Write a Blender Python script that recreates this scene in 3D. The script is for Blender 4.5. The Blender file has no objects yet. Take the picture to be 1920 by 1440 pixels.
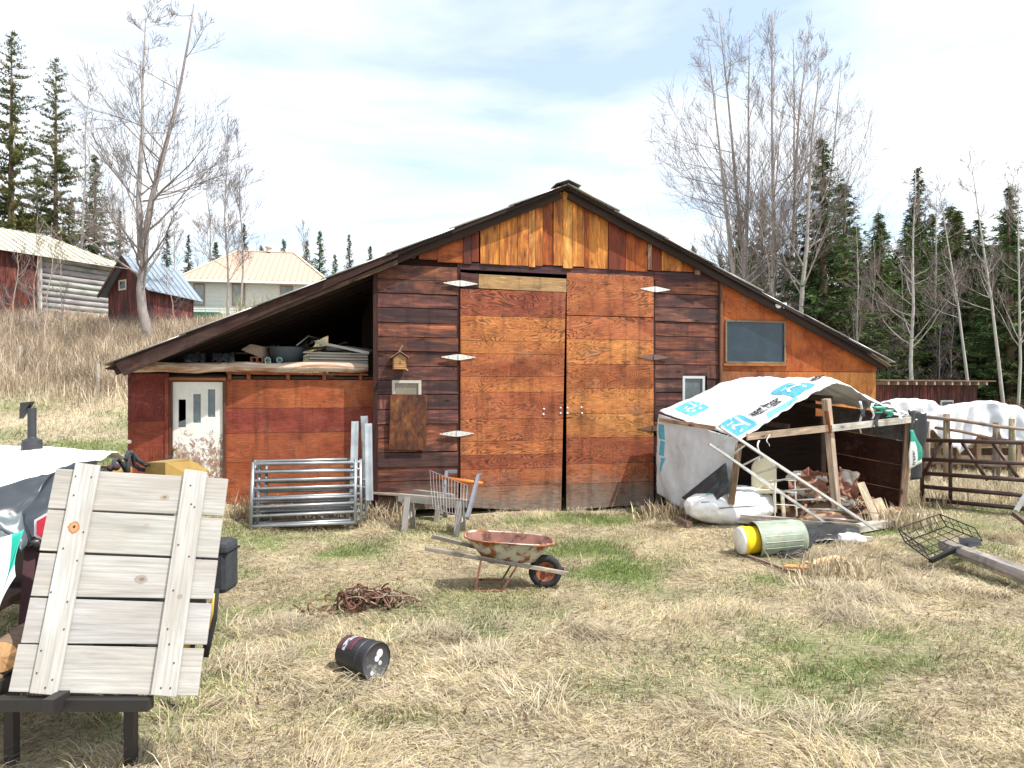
import bpy, math, random
import numpy as np
from mathutils import Vector, Matrix, noise
random.seed(7)
R = random.uniform
C = bpy.context.scene.collection
V = Vector
# ---------------------------------------------------------------- camera model
F, HZ, CZ = 1280.0, 735.0, 2.35
def P(px, py, Y):
    return V(((px-960)/F*Y, Y, CZ-(py-HZ)/F*Y))
def ss(a, b, x):
    t = np.clip((x-a)/(b-a), 0, 1)
    return t*t*(3-2*t)
def g(X, Y):
    X = np.asarray(X, float); Y = np.asarray(Y, float)
    z = .12*ss(8, 12.5, Y) + .38*ss(-2.5, -6, X)*ss(6.5, 11, Y)
    t = np.clip((Y-13)/19.5, 0, 1)
    z = z + 5.25*(.5*t*t*(3-2*t)+.5*t)*ss(-2, -9, X)
    z = z + .018*np.sin(X*2.1+1.3*np.sin(Y*1.1))+.015*np.sin(Y*2.7+X*.9)
    return z
def gz(X, Y): return float(g(X, Y))
def G(px, py, Y0=10.0):
    Y = Y0
    for _ in range(60):
        h = CZ-gz((px-960)/F*Y, Y)
        Y = .5*Y+.5*F*h/max(py-HZ, 5)
    X = (px-960)/F*Y
    return V((X, Y, gz(X, Y)))
# barn frame : plane through (0,12.6), facade running along (.970,.2425)
KA = .25; BN = math.sqrt(1+KA*KA); BY0 = 12.6; BROT = math.atan(KA)
def L(px, py, yl=0.0):                 # pixel -> (u, z) on the barn plane local y = yl
    kx = (px-960)/F
    Y = (BY0+yl*BN)/(1-KA*kx)
    X = kx*Y
    u = (X+KA*(Y-BY0))/BN
    return u, CZ-(py-HZ)/F*Y
def Lz(px, py, yl=0.0): return L(px, py, yl)[1]
def Lu(px, yl=0.0): return L(px, 735, yl)[0]
def BW(u, y, z):                        # barn local -> world
    return V(((u-KA*y)/BN, BY0+(KA*u+y)/BN, z))
# ---------------------------------------------------------------- mesh builder
class MB:
    def __init__(s): s.v=[]; s.f=[]; s.uv=[]; s.t=[]
    def face(s, idx, uvs, tint): s.f.append(idx); s.uv.append(uvs); s.t.append(tint)
    def prism4(s, q, tv, tint=(1,1,1), uo=None):
        """q: four front corners counter-clockwise from lower-left, tv: thickness vector (to the back)"""
        q=[V(p) for p in q]; tv=V(tv); b=len(s.v)
        s.v += q+[p+tv for p in q]
        w=(q[1]-q[0]).length; h=(q[3]-q[0]).length; t=tv.length
        ox, oy = (R(0,50), R(0,50)) if uo is None else uo
        if w>=h: U=[(ox,oy),(ox+w,oy),(ox+w,oy+h),(ox,oy+h)]
        else:    U=[(ox,oy),(ox,oy+w),(ox+h,oy+w),(ox+h,oy)]
        s.face((b,b+1,b+2,b+3), U, tint)
        s.face((b+7,b+6,b+5,b+4), [U[3],U[2],U[1],U[0]], tint)
        for i in range(4):
            j=(i+1)%4
            d=(V(U[j])-V(U[i])); n=V((-d.y,d.x)).normalized()*t if d.length>0 else V((0,t))
            s.face((b+i,b+4+i,b+4+j,b+j), [U[i],tuple(V(U[i])+n),tuple(V(U[j])+n),U[j]], tint)
    def box(s, c, sz, tint=(1,1,1), rot=None):
        """axis-aligned (or rot Matrix3) box centred on c"""
        c=V(c); x,y,z=[a/2 for a in sz]
        M=rot if rot is not None else Matrix.Identity(3)
        def p(a,b,d): return c+M@V((a,b,d))
        if sz[1]>sz[0] and sz[1]>sz[2]:
            s.prism4([p(-x,-y,z),p(-x,y,z),p(x,y,z),p(x,-y,z)][::-1], M@V((0,0,-2*z)), tint)
        else:
            s.prism4([p(-x,-y,-z),p(x,-y,-z),p(x,-y,z),p(-x,-y,z)], M@V((0,2*y,0)), tint)
    def bar(s, a, b, w, h, tint=(1,1,1), up=(0,0,1), taper=1.0):
        """timber from a to b, section w (sideways) x h (up)"""
        a=V(a); b=V(b); d=(b-a).normalized(); side=d.cross(V(up))
        if side.length<1e-4: side=d.cross(V((0,1,0)))
        side.normalize(); u=side.cross(d).normalized()
        S=side*w/2; U=u*h/2
        base=len(s.v)
        for p,k in ((a,1),(b,taper)):
            s.v += [p-S*k-U*k, p+S*k-U*k, p+S*k+U*k, p-S*k+U*k]
        Ln=(b-a).length; ox,oy=R(0,50),R(0,50)
        sec=[0,w,w+h,2*w+h,2*w+2*h]
        for i in range(4):
            j=(i+1)%4
            s.face((base+i,base+j,base+4+j,base+4+i), [(ox,oy+sec[i]),(ox,oy+sec[i+1]),(ox+Ln,oy+sec[i+1]),(ox+Ln,oy+sec[i])], tint)
        s.face((base+3,base+2,base+1,base), [(ox,oy),(ox+w*.2,oy),(ox+w*.2,oy+h),(ox,oy+h)], tint)
        s.face((base+4,base+5,base+6,base+7), [(ox,oy),(ox+w*.2,oy),(ox+w*.2,oy+h),(ox,oy+h)], tint)
    def tube(s, pts, rad, n=8, tint=(1,1,1), cap=True):
        pts=[V(p) for p in pts]; m=len(pts)
        if not hasattr(rad,'__len__'): rad=[rad]*m
        b=len(s.v); acc=0; ox,oy=R(0,50),R(0,50); prev=None; lens=[]
        for i,p in enumerate(pts):
            d=(pts[min(i+1,m-1)]-pts[max(i-1,0)])
            d=d.normalized() if d.length>1e-9 else V((0,0,1))
            if prev is None:
                r=V((0,0,1)) if abs(d.z)<.9 else V((1,0,0))
                e1=d.cross(r).normalized()
            else:
                e1=(prev-d*prev.dot(d)); e1=e1.normalized() if e1.length>1e-6 else d.cross(V((1,0,0))).normalized()
            prev=e1; e2=d.cross(e1)
            if i: acc+=(p-pts[i-1]).length
            lens.append(acc)
            for k in range(n):
                a=2*math.pi*k/n
                s.v.append(p+(e1*math.cos(a)+e2*math.sin(a))*rad[i])
        for i in range(m-1):
            for k in range(n):
                k2=(k+1)%n; c0=oy+k*6.283*rad[0]/n; c1=oy+(k+1)*6.283*rad[0]/n
                s.face((b+i*n+k,b+i*n+k2,b+(i+1)*n+k2,b+(i+1)*n+k),[(ox+lens[i],c0),(ox+lens[i],c1),(ox+lens[i+1],c1),(ox+lens[i+1],c0)],tint)
        if cap:
            for i,fl in ((0,True),(m-1,False)):
                idx=[b+i*n+k for k in range(n)]
                if fl: idx=idx[::-1]
                s.face(tuple(idx),[(ox+math.cos(6.283*k/n)*rad[i],oy+math.sin(6.283*k/n)*rad[i]) for k in range(n)],tint)
    def lathe(s, o, ax, prof, n=20, tint=(1,1,1), close=False):
        """prof: list of (distance along axis, radius)"""
        o=V(o); ax=V(ax).normalized()
        r=V((0,0,1)) if abs(ax.z)<.9 else V((1,0,0))
        e1=ax.cross(r).normalized(); e2=ax.cross(e1)
        b=len(s.v); m=len(prof)
        for (t,rr) in prof:
            for k in range(n):
                a=2*math.pi*k/n; s.v.append(o+ax*t+(e1*math.cos(a)+e2*math.sin(a))*rr)
        tt = tint if isinstance(tint, list) else [tint]*(m-1)
        for i in range(m-1):
            for k in range(n):
                k2=(k+1)%n
                s.face((b+i*n+k,b+i*n+k2,b+(i+1)*n+k2,b+(i+1)*n+k),[(k/n*3,prof[i][0]),((k+1)/n*3,prof[i][0]),((k+1)/n*3,prof[i+1][0]),(k/n*3,prof[i+1][0])],tt[i])
        if close:
            s.face(tuple(b+k for k in range(n))[::-1],[(0,0)]*n,tt[0]); s.face(tuple(b+(m-1)*n+k for k in range(n)),[(0,0)]*n,tt[-1])
    def grid(s, fn, nu, nv, tint=(1,1,1), mask=None, rng=(0,1,0,1), uvs=1.0, off=0.0):
        b=len(s.v); u0,u1,v0,v1=rng; pts=[]
        for i in range(nu+1):
            for j in range(nv+1):
                u=u0+(u1-u0)*i/nu; v=v0+(v1-v0)*j/nv; p=V(fn(u,v))
                if off:
                    e=.01; n=(V(fn(u+e,v))-V(fn(u-e,v))).cross(V(fn(u,v+e))-V(fn(u,v-e)))
                    if n.length>0: p=p+n.normalized()*off
                pts.append(p)
        s.v+=pts
        for i in range(nu):
            for j in range(nv):
                uc=u0+(u1-u0)*(i+.5)/nu; vc=v0+(v1-v0)*(j+.5)/nv
                if mask and not mask(uc,vc): continue
                t=tint(uc,vc) if callable(tint) else tint
                a=b+i*(nv+1)+j
                s.face((a,a+nv+1,a+nv+2,a+1),[(uvs*(u0+(u1-u0)*i/nu),uvs*(v0+(v1-v0)*j/nv)),(uvs*(u0+(u1-u0)*(i+1)/nu),uvs*(v0+(v1-v0)*j/nv)),(uvs*(u0+(u1-u0)*(i+1)/nu),uvs*(v0+(v1-v0)*(j+1)/nv)),(uvs*(u0+(u1-u0)*i/nu),uvs*(v0+(v1-v0)*(j+1)/nv))],t)
    def build(s, name, mat, parent=None, smooth=False, local=False, solid=0, bevel=0):
        me=bpy.data.meshes.new(name)
        vs=s.v
        if parent is not None and not local:
            M=wm(parent).inverted(); vs=[M@p for p in vs]
        me.from_pydata([tuple(p) for p in vs],[],s.f)
        uv=me.uv_layers.new(name='UVMap'); flat=[c for f in s.uv for p in f for c in p]
        uv.data.foreach_set('uv',flat)
        at=me.color_attributes.new('tint','FLOAT_COLOR','CORNER')
        cl=[c for f,t in zip(s.f,s.t) for _ in f for c in (t[0],t[1],t[2],1.0)]
        at.data.foreach_set('color',cl)
        if smooth: me.polygons.foreach_set('use_smooth',[True]*len(me.polygons))
        me.materials.append(mat); me.update()
        o=bpy.data.objects.new(name,me); C.objects.link(o)
        if parent is not None: o.parent=parent
        if solid:
            m=o.modifiers.new('s','SOLIDIFY'); m.thickness=solid; m.offset=-1
        if bevel:
            m=o.modifiers.new('b','BEVEL'); m.width=bevel; m.segments=2; m.limit_method='ANGLE'
        return o
def wm(o):
    M=Matrix.Translation(o.location)@Matrix.Rotation(o.rotation_euler.z,4,'Z')
    return wm(o.parent)@M if o.parent else M
def tag(o, label=None, cat=None, group=None, kind=None):
    if label: o['label']=label
    if cat: o['category']=cat
    if group: o['group']=group
    if kind: o['kind']=kind
    return o
def thing(name, label, cat, loc=(0,0,0), rotz=0, group=None):
    o=bpy.data.objects.new(name,None); C.objects.link(o); o.empty_display_size=.2
    o.location=loc; o.rotation_euler=(0,0,rotz)
    return tag(o,label,cat,group)
def dup(root, loc=None, rotz=None, scale=None, label=None, cat=None, group=None):
    r=root.copy(); C.objects.link(r)
    if loc is not None: r.location=loc
    if rotz is not None: r.rotation_euler=(r.rotation_euler.x,r.rotation_euler.y,rotz)
    if scale is not None: r.scale=scale if hasattr(scale,'__len__') else (scale,)*3
    tag(r,label,cat,group)
    for ch in list(root.children):
        c=ch.copy(); C.objects.link(c); c.parent=r
        for k in list(ch.children):
            d=k.copy(); C.objects.link(d); d.parent=c
    return r
# ---------------------------------------------------------------- materials
class NT:
    def __init__(s, name, rough=.8, metal=0.0, spec=.3):
        s.m=bpy.data.materials.new(name); s.m.use_nodes=True; s.t=s.m.node_tree
        s.b=s.t.nodes['Principled BSDF']
        s.b.inputs['Roughness'].default_value=rough; s.b.inputs['Metallic'].default_value=metal
        s.b.inputs['Specular IOR Level'].default_value=spec
    def n(s, typ, props=None, **inp):
        nd=s.t.nodes.new(typ)
        for k,v in (props or {}).items(): setattr(nd,k,v)
        for k,v in inp.items():
            k=k.replace('_',' ')
            s.set(nd.inputs[int(k[1:])] if k[0]=='i' and k[1:].isdigit() else nd.inputs[k], v)
        return nd
    def set(s, sock, v):
        if isinstance(v, bpy.types.NodeSocket): s.t.links.new(v, sock)
        elif isinstance(v, bpy.types.Node): s.t.links.new(v.outputs[0], sock)
        else:
            if hasattr(v,'__len__') and len(v)==3 and sock.type=='RGBA': v=tuple(v)+(1,)
            sock.default_value=v
    def uv(s, sx=1, sy=1, sz=1, obj=False):
        tc=s.n('ShaderNodeTexCoord')
        return s.n('ShaderNodeMapping', Vector=tc.outputs['Object' if obj else 'UV'], Scale=(sx,sy,sz)).outputs[0]
    def noise(s, vec, scale=1, detail=5, rough=.55, dist=0):
        return s.n('ShaderNodeTexNoise', Vector=vec, Scale=scale, Detail=detail, Roughness=rough, Distortion=dist).outputs[0]
    def ramp(s, fac, stops):
        r=s.n('ShaderNodeValToRGB'); s.set(r.inputs[0],fac); e=r.color_ramp.elements
        while len(e)<len(stops): e.new(.5)
        for el,(p,c) in zip(e,stops):
            el.position=p; el.color=(c,c,c,1) if not hasattr(c,'__len__') else tuple(c)+(1,)
        return r.outputs[0]
    def mul(s, a, b): return s.mixc(a, b, 1.0, 'MULTIPLY')
    def mixc(s, a, b, fac, mode='MIX'):
        m=s.n('ShaderNodeMix', {'data_type':'RGBA','blend_type':mode})
        s.set(m.inputs[0],fac); s.set(m.inputs[6],a); s.set(m.inputs[7],b); return m.outputs[2]
    def math(s, op, a, b=0.0, c=None):
        m=s.n('ShaderNodeMath',{'operation':op}); s.set(m.inputs[0],a); s.set(m.inputs[1],b)
        if c is not None: s.set(m.inputs[2],c)
        return m.outputs[0]
    def tint(s): return s.n('ShaderNodeAttribute',{'attribute_name':'tint'}).outputs['Color']
    def out(s, col, bump=None, bstr=.3, bdist=.01, rough=None):
        s.set(s.b.inputs['Base Color'],col)
        if bump is not None:
            b=s.n('ShaderNodeBump',Strength=bstr,Distance=bdist,Height=bump); s.set(s.b.inputs['Normal'],b.outputs[0])
        if rough is not None: s.set(s.b.inputs['Roughness'],rough)
        return s.m
def m_wood(name, dark=.45, light=1.3, grey=None, greyz=None, rough=.75, knots=True, big=.0, bigcol=(.08,.03,.03), spec=.25, gain=1.0):
    t=NT(name,rough,0,spec); tint=t.mul(t.tint(),(gain,gain,gain))
    fine=t.noise(t.uv(2.2,60),1,5,.6); streak=t.noise(t.uv(.9,9),1,5,.6,1.2)
    f1=t.ramp(fine,[(.3,.72),(.62,1.12)]); f2=t.ramp(streak,[(.3,dark),(.52,.95),(.72,light)])
    col=t.mul(t.mul(tint,f1),f2)
    if big:
        bn=t.noise(t.uv(1.1,3.2),1,5,.65,.8); bf=t.ramp(bn,[(.42,0),(.62,big)]); col=t.mixc(col,bigcol,bf)
    if knots:
        vo=t.n('ShaderNodeTexVoronoi',Vector=t.uv(2.0,5.0),Scale=1.0,Randomness=1.0); kf=t.ramp(vo.outputs['Distance'],[(.0,.10),(.08,.3),(.13,.75),(.26,1.0)])
        col=t.mul(col,kf)
        hi=t.ramp(t.noise(t.uv(1.6,14),1,6,.7,1.5),[(.55,0),(.68,.75)]); col=t.mixc(col,t.mul(col,(2.5,2.1,1.5)),hi)
        wt=t.noise(t.uv(5,5,.8,True),1,6,.65); col=t.mul(col,t.ramp(wt,[(.33,.6),(.5,1.0)]))
    if grey:
        ob=t.n('ShaderNodeTexCoord').outputs['Object']; sp=t.n('ShaderNodeSeparateXYZ',Vector=ob)
        gn=t.noise(t.uv(1.2,1.2,1.2,True),2.0,5,.7)
        zz=t.math('ADD',sp.outputs[2],t.math('MULTIPLY',t.math('SUBTRACT',gn,.5),.9))
        gf=t.ramp(t.math('DIVIDE',zz,2.0),[(greyz/2-.12,.85),(greyz/2+.16,0)])
        col=t.mixc(col,t.mul(t.ramp(fine,[(.3,.55),(.7,1.1)]),grey),gf)
    return t.out(col,fine,.35,.004)
def m_ply(name, lines=.28, scale=1.0, greyz=.5, grey=(.20,.165,.135), vert=False, gain=1.62):
    t=NT(name,.55,0,.25); tint=t.mul(t.tint(),(gain,gain,gain))
    h=t.noise(t.uv(.65*scale,2.7*scale),1,3,.42,1.0)
    w=t.math('FRACT',t.math('MULTIPLY',h,34)); cont=t.ramp(w,[(0,lines),(.2,lines*1.3),(.42,1.0),(.85,1.15),(1,lines*1.25)])
    area=t.ramp(t.noise(t.uv(.9,2.2),1,5,.6),[(.34,.1),(.58,1)])
    cont=t.mixc((1,1,1),cont,area)
    fine=t.noise(t.uv(5,55),1,5,.6); f1=t.ramp(fine,[(.3,.62),(.65,1.15)])
    big=t.noise(t.uv(.7,1.6),1,5,.6,.6); f2=t.ramp(big,[(.30,(.60,.42,.44)),(.5,(.95,.88,.9)),(.62,(1.08,1.08,1.0)),(.75,(1.3,1.5,1.45))])
    col=t.mul(t.mul(t.mul(tint,f1),f2),cont)
    vo=t.n('ShaderNodeTexVoronoi',Vector=t.uv(2.6,5.5),Scale=1.0); kf=t.ramp(vo.outputs['Distance'],[(0,.35),(.07,.7),(.12,1.0)]); col=t.mul(col,kf)
    ob=t.n('ShaderNodeTexCoord').outputs['Object']; sp=t.n('ShaderNodeSeparateXYZ',Vector=ob)
    gn=t.noise(t.uv(1,1,1,True),1.6,6,.7)
    if greyz:
        zz=t.math('ADD',sp.outputs[2],t.math('MULTIPLY',t.math('SUBTRACT',gn,.5),1.3))
        gf=t.ramp(t.math('DIVIDE',zz,2.0),[(max(greyz/2-.1,0),.9),(greyz/2+.17,0)])
        col=t.mixc(col,t.mul(f1,grey),gf)
    gr=t.noise(t.uv(2.5,2.5,2.5,True),1,7,.7); col=t.mul(col,t.ramp(gr,[(.33,.55),(.5,.95),(.8,1.1)]))
    run=t.noise(t.uv(7,7,.55,True),1,6,.65); col=t.mul(col,t.ramp(run,[(.32,.62),(.48,1.0)]))
    wash=t.ramp(t.noise(t.uv(1.3,1.3,2.2,True),1.3,7,.7,.4),[(.56,0),(.70,.5)]); col=t.mixc(col,t.mul(f1,(.30,.17,.11)),wash)
    return t.out(col,fine,.35,.003,rough=t.ramp(gr,[(.3,.75),(.7,.5)]))
def m_gen(name, rough=.7, metal=0.0, var=.25, sc=6, spec=.3, bump=.2, spots=None, spotf=(.55,.62), spsc=8, transl=0, stretch=(1,1,1)):
    t=NT(name,rough,metal,spec); tint=t.tint()
    n1=t.noise(t.uv(*stretch,True),sc,6,.6); col=t.mul(tint,t.ramp(n1,[(.25,1-var),(.75,1+var*.6)]))
    if spots:
        n2=t.noise(t.uv(*stretch,True),spsc,8,.65,.3); col=t.mixc(col,t.mul(spots,t.ramp(n1,[(.3,.6),(.7,1.2)])),t.ramp(n2,[(spotf[0],0),(spotf[1],1)]))
    return t.out(col,n1,bump,.01)
M={}
M['siding']=m_wood('dark_stained_siding',.28,1.9,(.22,.18,.145),.42,.7,True,.85,(.030,.018,.023),gain=1.35)
M['gable']=m_wood('orange_stained_board',.45,1.5,None,None,.5,True,.75,(.12,.026,.009),gain=1.35)
M['ply']=m_ply('stained_plywood')
M['ply2']=m_ply('orange_plywood',.62,2.2,0)
M['red_ply']=m_ply('red_brown_plywood',.72,1.0,0)
M['old_wood']=m_wood('weathered_timber',.6,1.25,None,None,.85,True,.25,(.12,.09,.07))
M['pale_wood']=m_wood('silvered_board',.78,1.12,None,None,.8,False,.45,(.33,.29,.25),gain=1.22)
M['dark_wood']=m_wood('old_dark_timber',.5,1.3,None,None,.8,False,.4,(.02,.012,.01))
M['log']=m_wood('peeled_log',.45,1.4,None,None,.8,False,.9,(.26,.09,.03))
M['roof']=m_gen('roof_sheet_metal',.45,.7,.2,2,.5,.05,spots=(.20,.09,.05),spotf=(.58,.68),spsc=3)
M['galv']=m_gen('galvanised_steel',.4,.75,.3,5,.5,.1)
M['zinc']=m_gen('painted_zinc_hinge',.5,.3,.15,30,.5,.1,spots=(.22,.12,.07),spotf=(.66,.72),spsc=25)
M['rust']=m_gen('rusted_steel',.85,.1,.45,9,.2,.4,spots=(.10,.05,.035),spotf=(.5,.62),spsc=7)
M['rustpaint']=m_gen('rusty_worn_paint',.7,.1,.2,7,.3,.2,spots=(.24,.085,.03),spotf=(.46,.56),spsc=6)
M['metal_paint']=m_gen('painted_steel',.5,.2,.2,8,.4,.1)
M['dark_metal']=m_gen('dark_pipe',.45,.5,.3,6,.4,.1)
M['rubber']=m_gen('black_rubber',.8,0,.35,14,.2,.3)
M['plastic']=m_gen('plastic',.45,0,.12,5,.4,.05)
M['dirty_plastic']=m_gen('dirty_plastic',.5,0,.3,6,.4,.1,spots=(.35,.33,.27),spotf=(.56,.66),spsc=5)
M['tarp']=m_gen('woven_tarp',.55,0,.12,2.2,.35,.25,spots=(.40,.38,.34),spotf=(.54,.80),spsc=2.6)
M['film']=m_gen('black_plastic_film',.3,0,.4,3,.5,.3)
M['paint']=m_gen('paint',.6,0,.1,10,.3,.05)
M['ink']=m_gen('printed_ink',.6,0,.1,10,.3,.0)
M['brick']=m_gen('clay',.9,0,.3,20,.2,.3)
M['paper']=m_gen('brown_paper',.85,0,.25,6,.2,.3)
def m_leaf(name, transl=.25):
    t=NT(name,.75,0,.15); col=t.tint()
    ob=t.noise(t.uv(1,1,1,True),1.2,3,.5); col=t.mul(col,t.ramp(ob,[(.3,.75),(.7,1.2)]))
    t.out(col)
    tr=t.n('ShaderNodeBsdfTranslucent',Color=col); mx=t.n('ShaderNodeMixShader'); t.set(mx.inputs[0],transl)
    t.set(mx.inputs[1],t.b.outputs[0]); t.set(mx.inputs[2],tr.outputs[0]); t.set(t.t.nodes['Material Output'].inputs[0],mx.outputs[0])
    return t.m
M['leaf']=m_leaf('conifer_needles'); M['straw']=m_leaf('grass_blades',.3)
def m_bark(name, dark, spc=(.62,.70)):
    t=NT(name,.85,0,.2); tint=t.tint(); n1=t.noise(t.uv(1,1,.35,True),9,6,.65)
    n2=t.noise(t.uv(1,1,4,True),2.5,5,.6)
    col=t.mul(tint,t.ramp(n1,[(.3,.75),(.7,1.15)])); col=t.mixc(col,dark,t.ramp(n2,[(spc[0],0),(spc[1],.85)]))
    return t.out(col,n1,.4,.01)
M['aspen']=m_bark('aspen_bark',(.06,.05,.045)); M['bark']=m_bark('conifer_bark',(.05,.035,.025),(.4,.7))
def m_glass():
    t=NT('dusty_window_glass',.12,0,.6); n=t.noise(t.uv(1,1,1,True),3,6,.7)
    col=t.mul(t.tint(),t.ramp(n,[(.3,.6),(.7,1.4)])); return t.out(col,rough=t.ramp(n,[(.3,.08),(.7,.35)]))
M['glass']=m_glass()
def m_peel():
    t=NT('peeling_white_door_paint',.6,0,.3); ob=t.n('ShaderNodeTexCoord').outputs['Object']; sp=t.n('ShaderNodeSeparateXYZ',Vector=ob)
    n=t.noise(t.uv(1,1,.7,True),14,10,.8,.6); n3=t.noise(t.uv(1,1,1,True),3,5,.6)
    thr=t.ramp(t.math('DIVIDE',t.math('ADD',sp.outputs[2],t.math('MULTIPLY',n3,.25)),3.0),[(.05,.60),(.30,.545),(.50,.52),(.60,.42),(.66,.30),(.80,.2)])
    f=t.math('GREATER_THAN',n,thr)
    prim=t.ramp(t.noise(t.uv(1,1,1,True),8,6,.7),[(.35,(.42,.36,.29)),(.5,(.30,.21,.15)),(.6,(.24,.11,.08)),(.7,(.42,.34,.27))])
    col=t.mixc(prim,(.70,.69,.65),f); col=t.mul(col,t.ramp(n3,[(.3,.82),(.7,1.05)]))
    return t.out(col,f,.4,.003)
M['peel']=m_peel()
def m_rustsheet():
    t=NT('rust_streaked_sheet',.6,.25,.4); n=t.noise(t.uv(1.3,1.3,.7,True),5.5,9,.72,.3); n2=t.noise(t.uv(8,8,.8,True),4,6,.7)
    col=t.ramp(n,[(.34,(.03,.014,.012)),(.46,(.085,.028,.015)),(.56,(.15,.052,.017)),(.66,(.21,.10,.035)),(.74,(.42,.38,.34))])
    return t.out(t.mul(col,t.ramp(n2,[(.3,.7),(.7,1.2)])),n2,.3,.004)
M['rustsheet']=m_rustsheet()
def m_logwall():
    t=NT('grey_log_wall',.9,0,.2); z=t.n('ShaderNodeSeparateXYZ',Vector=t.n('ShaderNodeTexCoord').outputs['Object']).outputs[2]
    n=t.noise(t.uv(1,1,3,True),1.5,7,.7); return t.out(t.mul(t.tint(),t.ramp(n,[(.3,.4),(.5,.75),(.7,1.05)])),n,.4,.02)
M['logwall']=m_logwall()
def m_ground():
    t=NT('dry_grass_ground',.95,0,.1); n=t.noise(t.uv(1,1,1,True),22,8,.75,.6); n2=t.noise(t.uv(1,3.5,1,True),9,6,.7,1.0); n3=t.noise(t.uv(1,1,1,True),1.7,5,.6)
    col=t.mul(t.mul(t.tint(),t.ramp(n,[(.3,.5),(.5,.95),(.68,1.3)])),t.ramp(n2,[(.3,.65),(.65,1.15)])); col=t.mul(col,t.ramp(n3,[(.3,.85),(.7,1.1)]))
    return t.out(col,n,.8,.03)
M['ground']=m_ground()
# ================================================================ terrain
def hsh(i,j,s):
    a=np.sin(i*127.1+j*311.7+s*74.7)*43758.5453; return a-np.floor(a)
def vn(x,y,s=0):
    i=np.floor(x); j=np.floor(y); fx=x-i; fy=y-j; fx=fx*fx*(3-2*fx); fy=fy*fy*(3-2*fy)
    return (hsh(i,j,s)*(1-fx)+hsh(i+1,j,s)*fx)*(1-fy)+(hsh(i,j+1,s)*(1-fx)+hsh(i+1,j+1,s)*fx)*fy
def fbm(x,y,s=0): return (vn(x,y,s)+.5*vn(x*2.1,y*2.1,s+1)+.25*vn(x*4.3,y*4.3,s+2))/1.75
GREEN=[]   # (px,py,rx,ry,strength) green patches seen in the yard
for a in [(1120,975,.9,.5,1.0),(1010,978,.8,.25,.7),(1120,1030,1.0,.7,.9),(1180,1060,.8,.7,.7),(1000,980,.5,.3,.6),(850,1010,.6,.5,.35),(1440,1085,.5,.35,.7),(1480,1060,.4,.3,.4),
          (1290,1110,.9,.5,.4),(1640,1195,.6,.3,.6),(1700,1240,.8,.25,.6),(1400,1215,.8,.4,.4),(890,1180,.35,.2,.7),(540,1005,.7,.5,.35),(520,960,.7,.4,.4),(640,1040,.5,.4,.4),(1500,1250,1.2,.3,.5),
          (1150,1290,.8,.3,.4),(700,1350,.6,.2,.4),(1750,985,1.4,.9,.55),(1880,955,1.2,.8,.5),(1840,1030,.8,.5,.4),(460,1075,.3,.3,.5),(790,915,.5,.3,.9)]:
    p=G(a[0],a[1]); GREEN.append((p.x,p.y,a[2],a[3],a[4]))
def greenness(X,Y):
    n=fbm(X*1.3,Y*1.3,5); r=np.zeros_like(X)
    for (x,y,a,b,s) in GREEN:
        r=np.maximum(r, s*np.exp(-(((X-x)/a)**2+((Y-y)/b)**2)))
    r=r+.42*ss(.48,.72,fbm(X*.8,Y*.8,9))
    hill=ss(-7,-9,X)*ss(12,13.5,Y)*ss(23,17,Y); r=np.maximum(r,.65*hill*ss(.3,.6,fbm(X*.5,Y*1.0,21)))
    far=ss(17,24,Y)*ss(5,8,X); r=np.maximum(r,.3*far)
    near=ss(9,5,Y)*ss(-1,3,X); r=np.maximum(r,.33*near*ss(.4,.65,fbm(X*.7,Y*1.5,31)))
    return np.clip(r*ss(.22,.55,n)*1.25,0,1)
STRAW=np.array([.58,.50,.36]); STRAW2=np.array([.38,.31,.20]); GRN=np.array([.155,.21,.065])
def gcol(X,Y):
    n=fbm(X*2.2,Y*2.2,3)[...,None]; gg=greenness(X,Y)[...,None]
    c=STRAW*(1-n*.7)+STRAW2*n*.7
    mud=(ss(.60,.75,fbm(X*1.1,Y*1.6,77))*ss(14,12,Y))[...,None]; c=c*(1-.55*mud)+np.array([.17,.13,.09])*.55*mud
    up=(ss(20,24,Y)*ss(-6,-8,X))[...,None]; c=c*(1-.25*up)
    return c*(1-gg)+GRN*gg
def axis(stops):
    out=[]
    for (a,b,s) in stops: out+=list(np.arange(a,b,s))
    out.append(stops[-1][1]); return np.array(out)
xs=axis([(-420,-60,30),(-60,-30,2),(-30,-9,.6),(-9,12,.18),(12,30,.7),(30,60,3),(60,420,30)])
ys=axis([(-60,-5,8),(-5,2,.7),(2,15,.16),(15,40,.6),(40,70,3),(70,460,30)])
XX,YY=np.meshgrid(xs,ys,indexing='ij'); ZZ=g(XX,YY)+.03*(fbm(XX*1.7,YY*1.7,2)-.5)
def np_mesh(name, co, faces_flat, loop_tot, mat, colors=None, smooth=True, parent=None):
    me=bpy.data.meshes.new(name); n=len(co)
    me.vertices.add(n); me.vertices.foreach_set('co',co.astype(np.float32).ravel())
    me.loops.add(len(faces_flat)); me.loops.foreach_set('vertex_index',faces_flat.astype(np.int32))
    m=len(loop_tot); me.polygons.add(m)
    st=np.concatenate([[0],np.cumsum(loop_tot)[:-1]]); me.polygons.foreach_set('loop_start',st.astype(np.int32)); me.polygons.foreach_set('loop_total',loop_tot.astype(np.int32))
    if smooth: me.polygons.foreach_set('use_smooth',np.ones(m,bool))
    if colors is not None:
        at=me.color_attributes.new('tint','FLOAT_COLOR','POINT'); c4=np.ones((n,4),np.float32); c4[:,:3]=colors; at.data.foreach_set('color',c4.ravel())
    me.materials.append(mat); me.update(calc_edges=True); me.validate()
    o=bpy.data.objects.new(name,me); C.objects.link(o)
    if parent: o.parent=parent
    return o
nx,ny=len(xs),len(ys); idx=np.arange(nx*ny).reshape(nx,ny)
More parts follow.
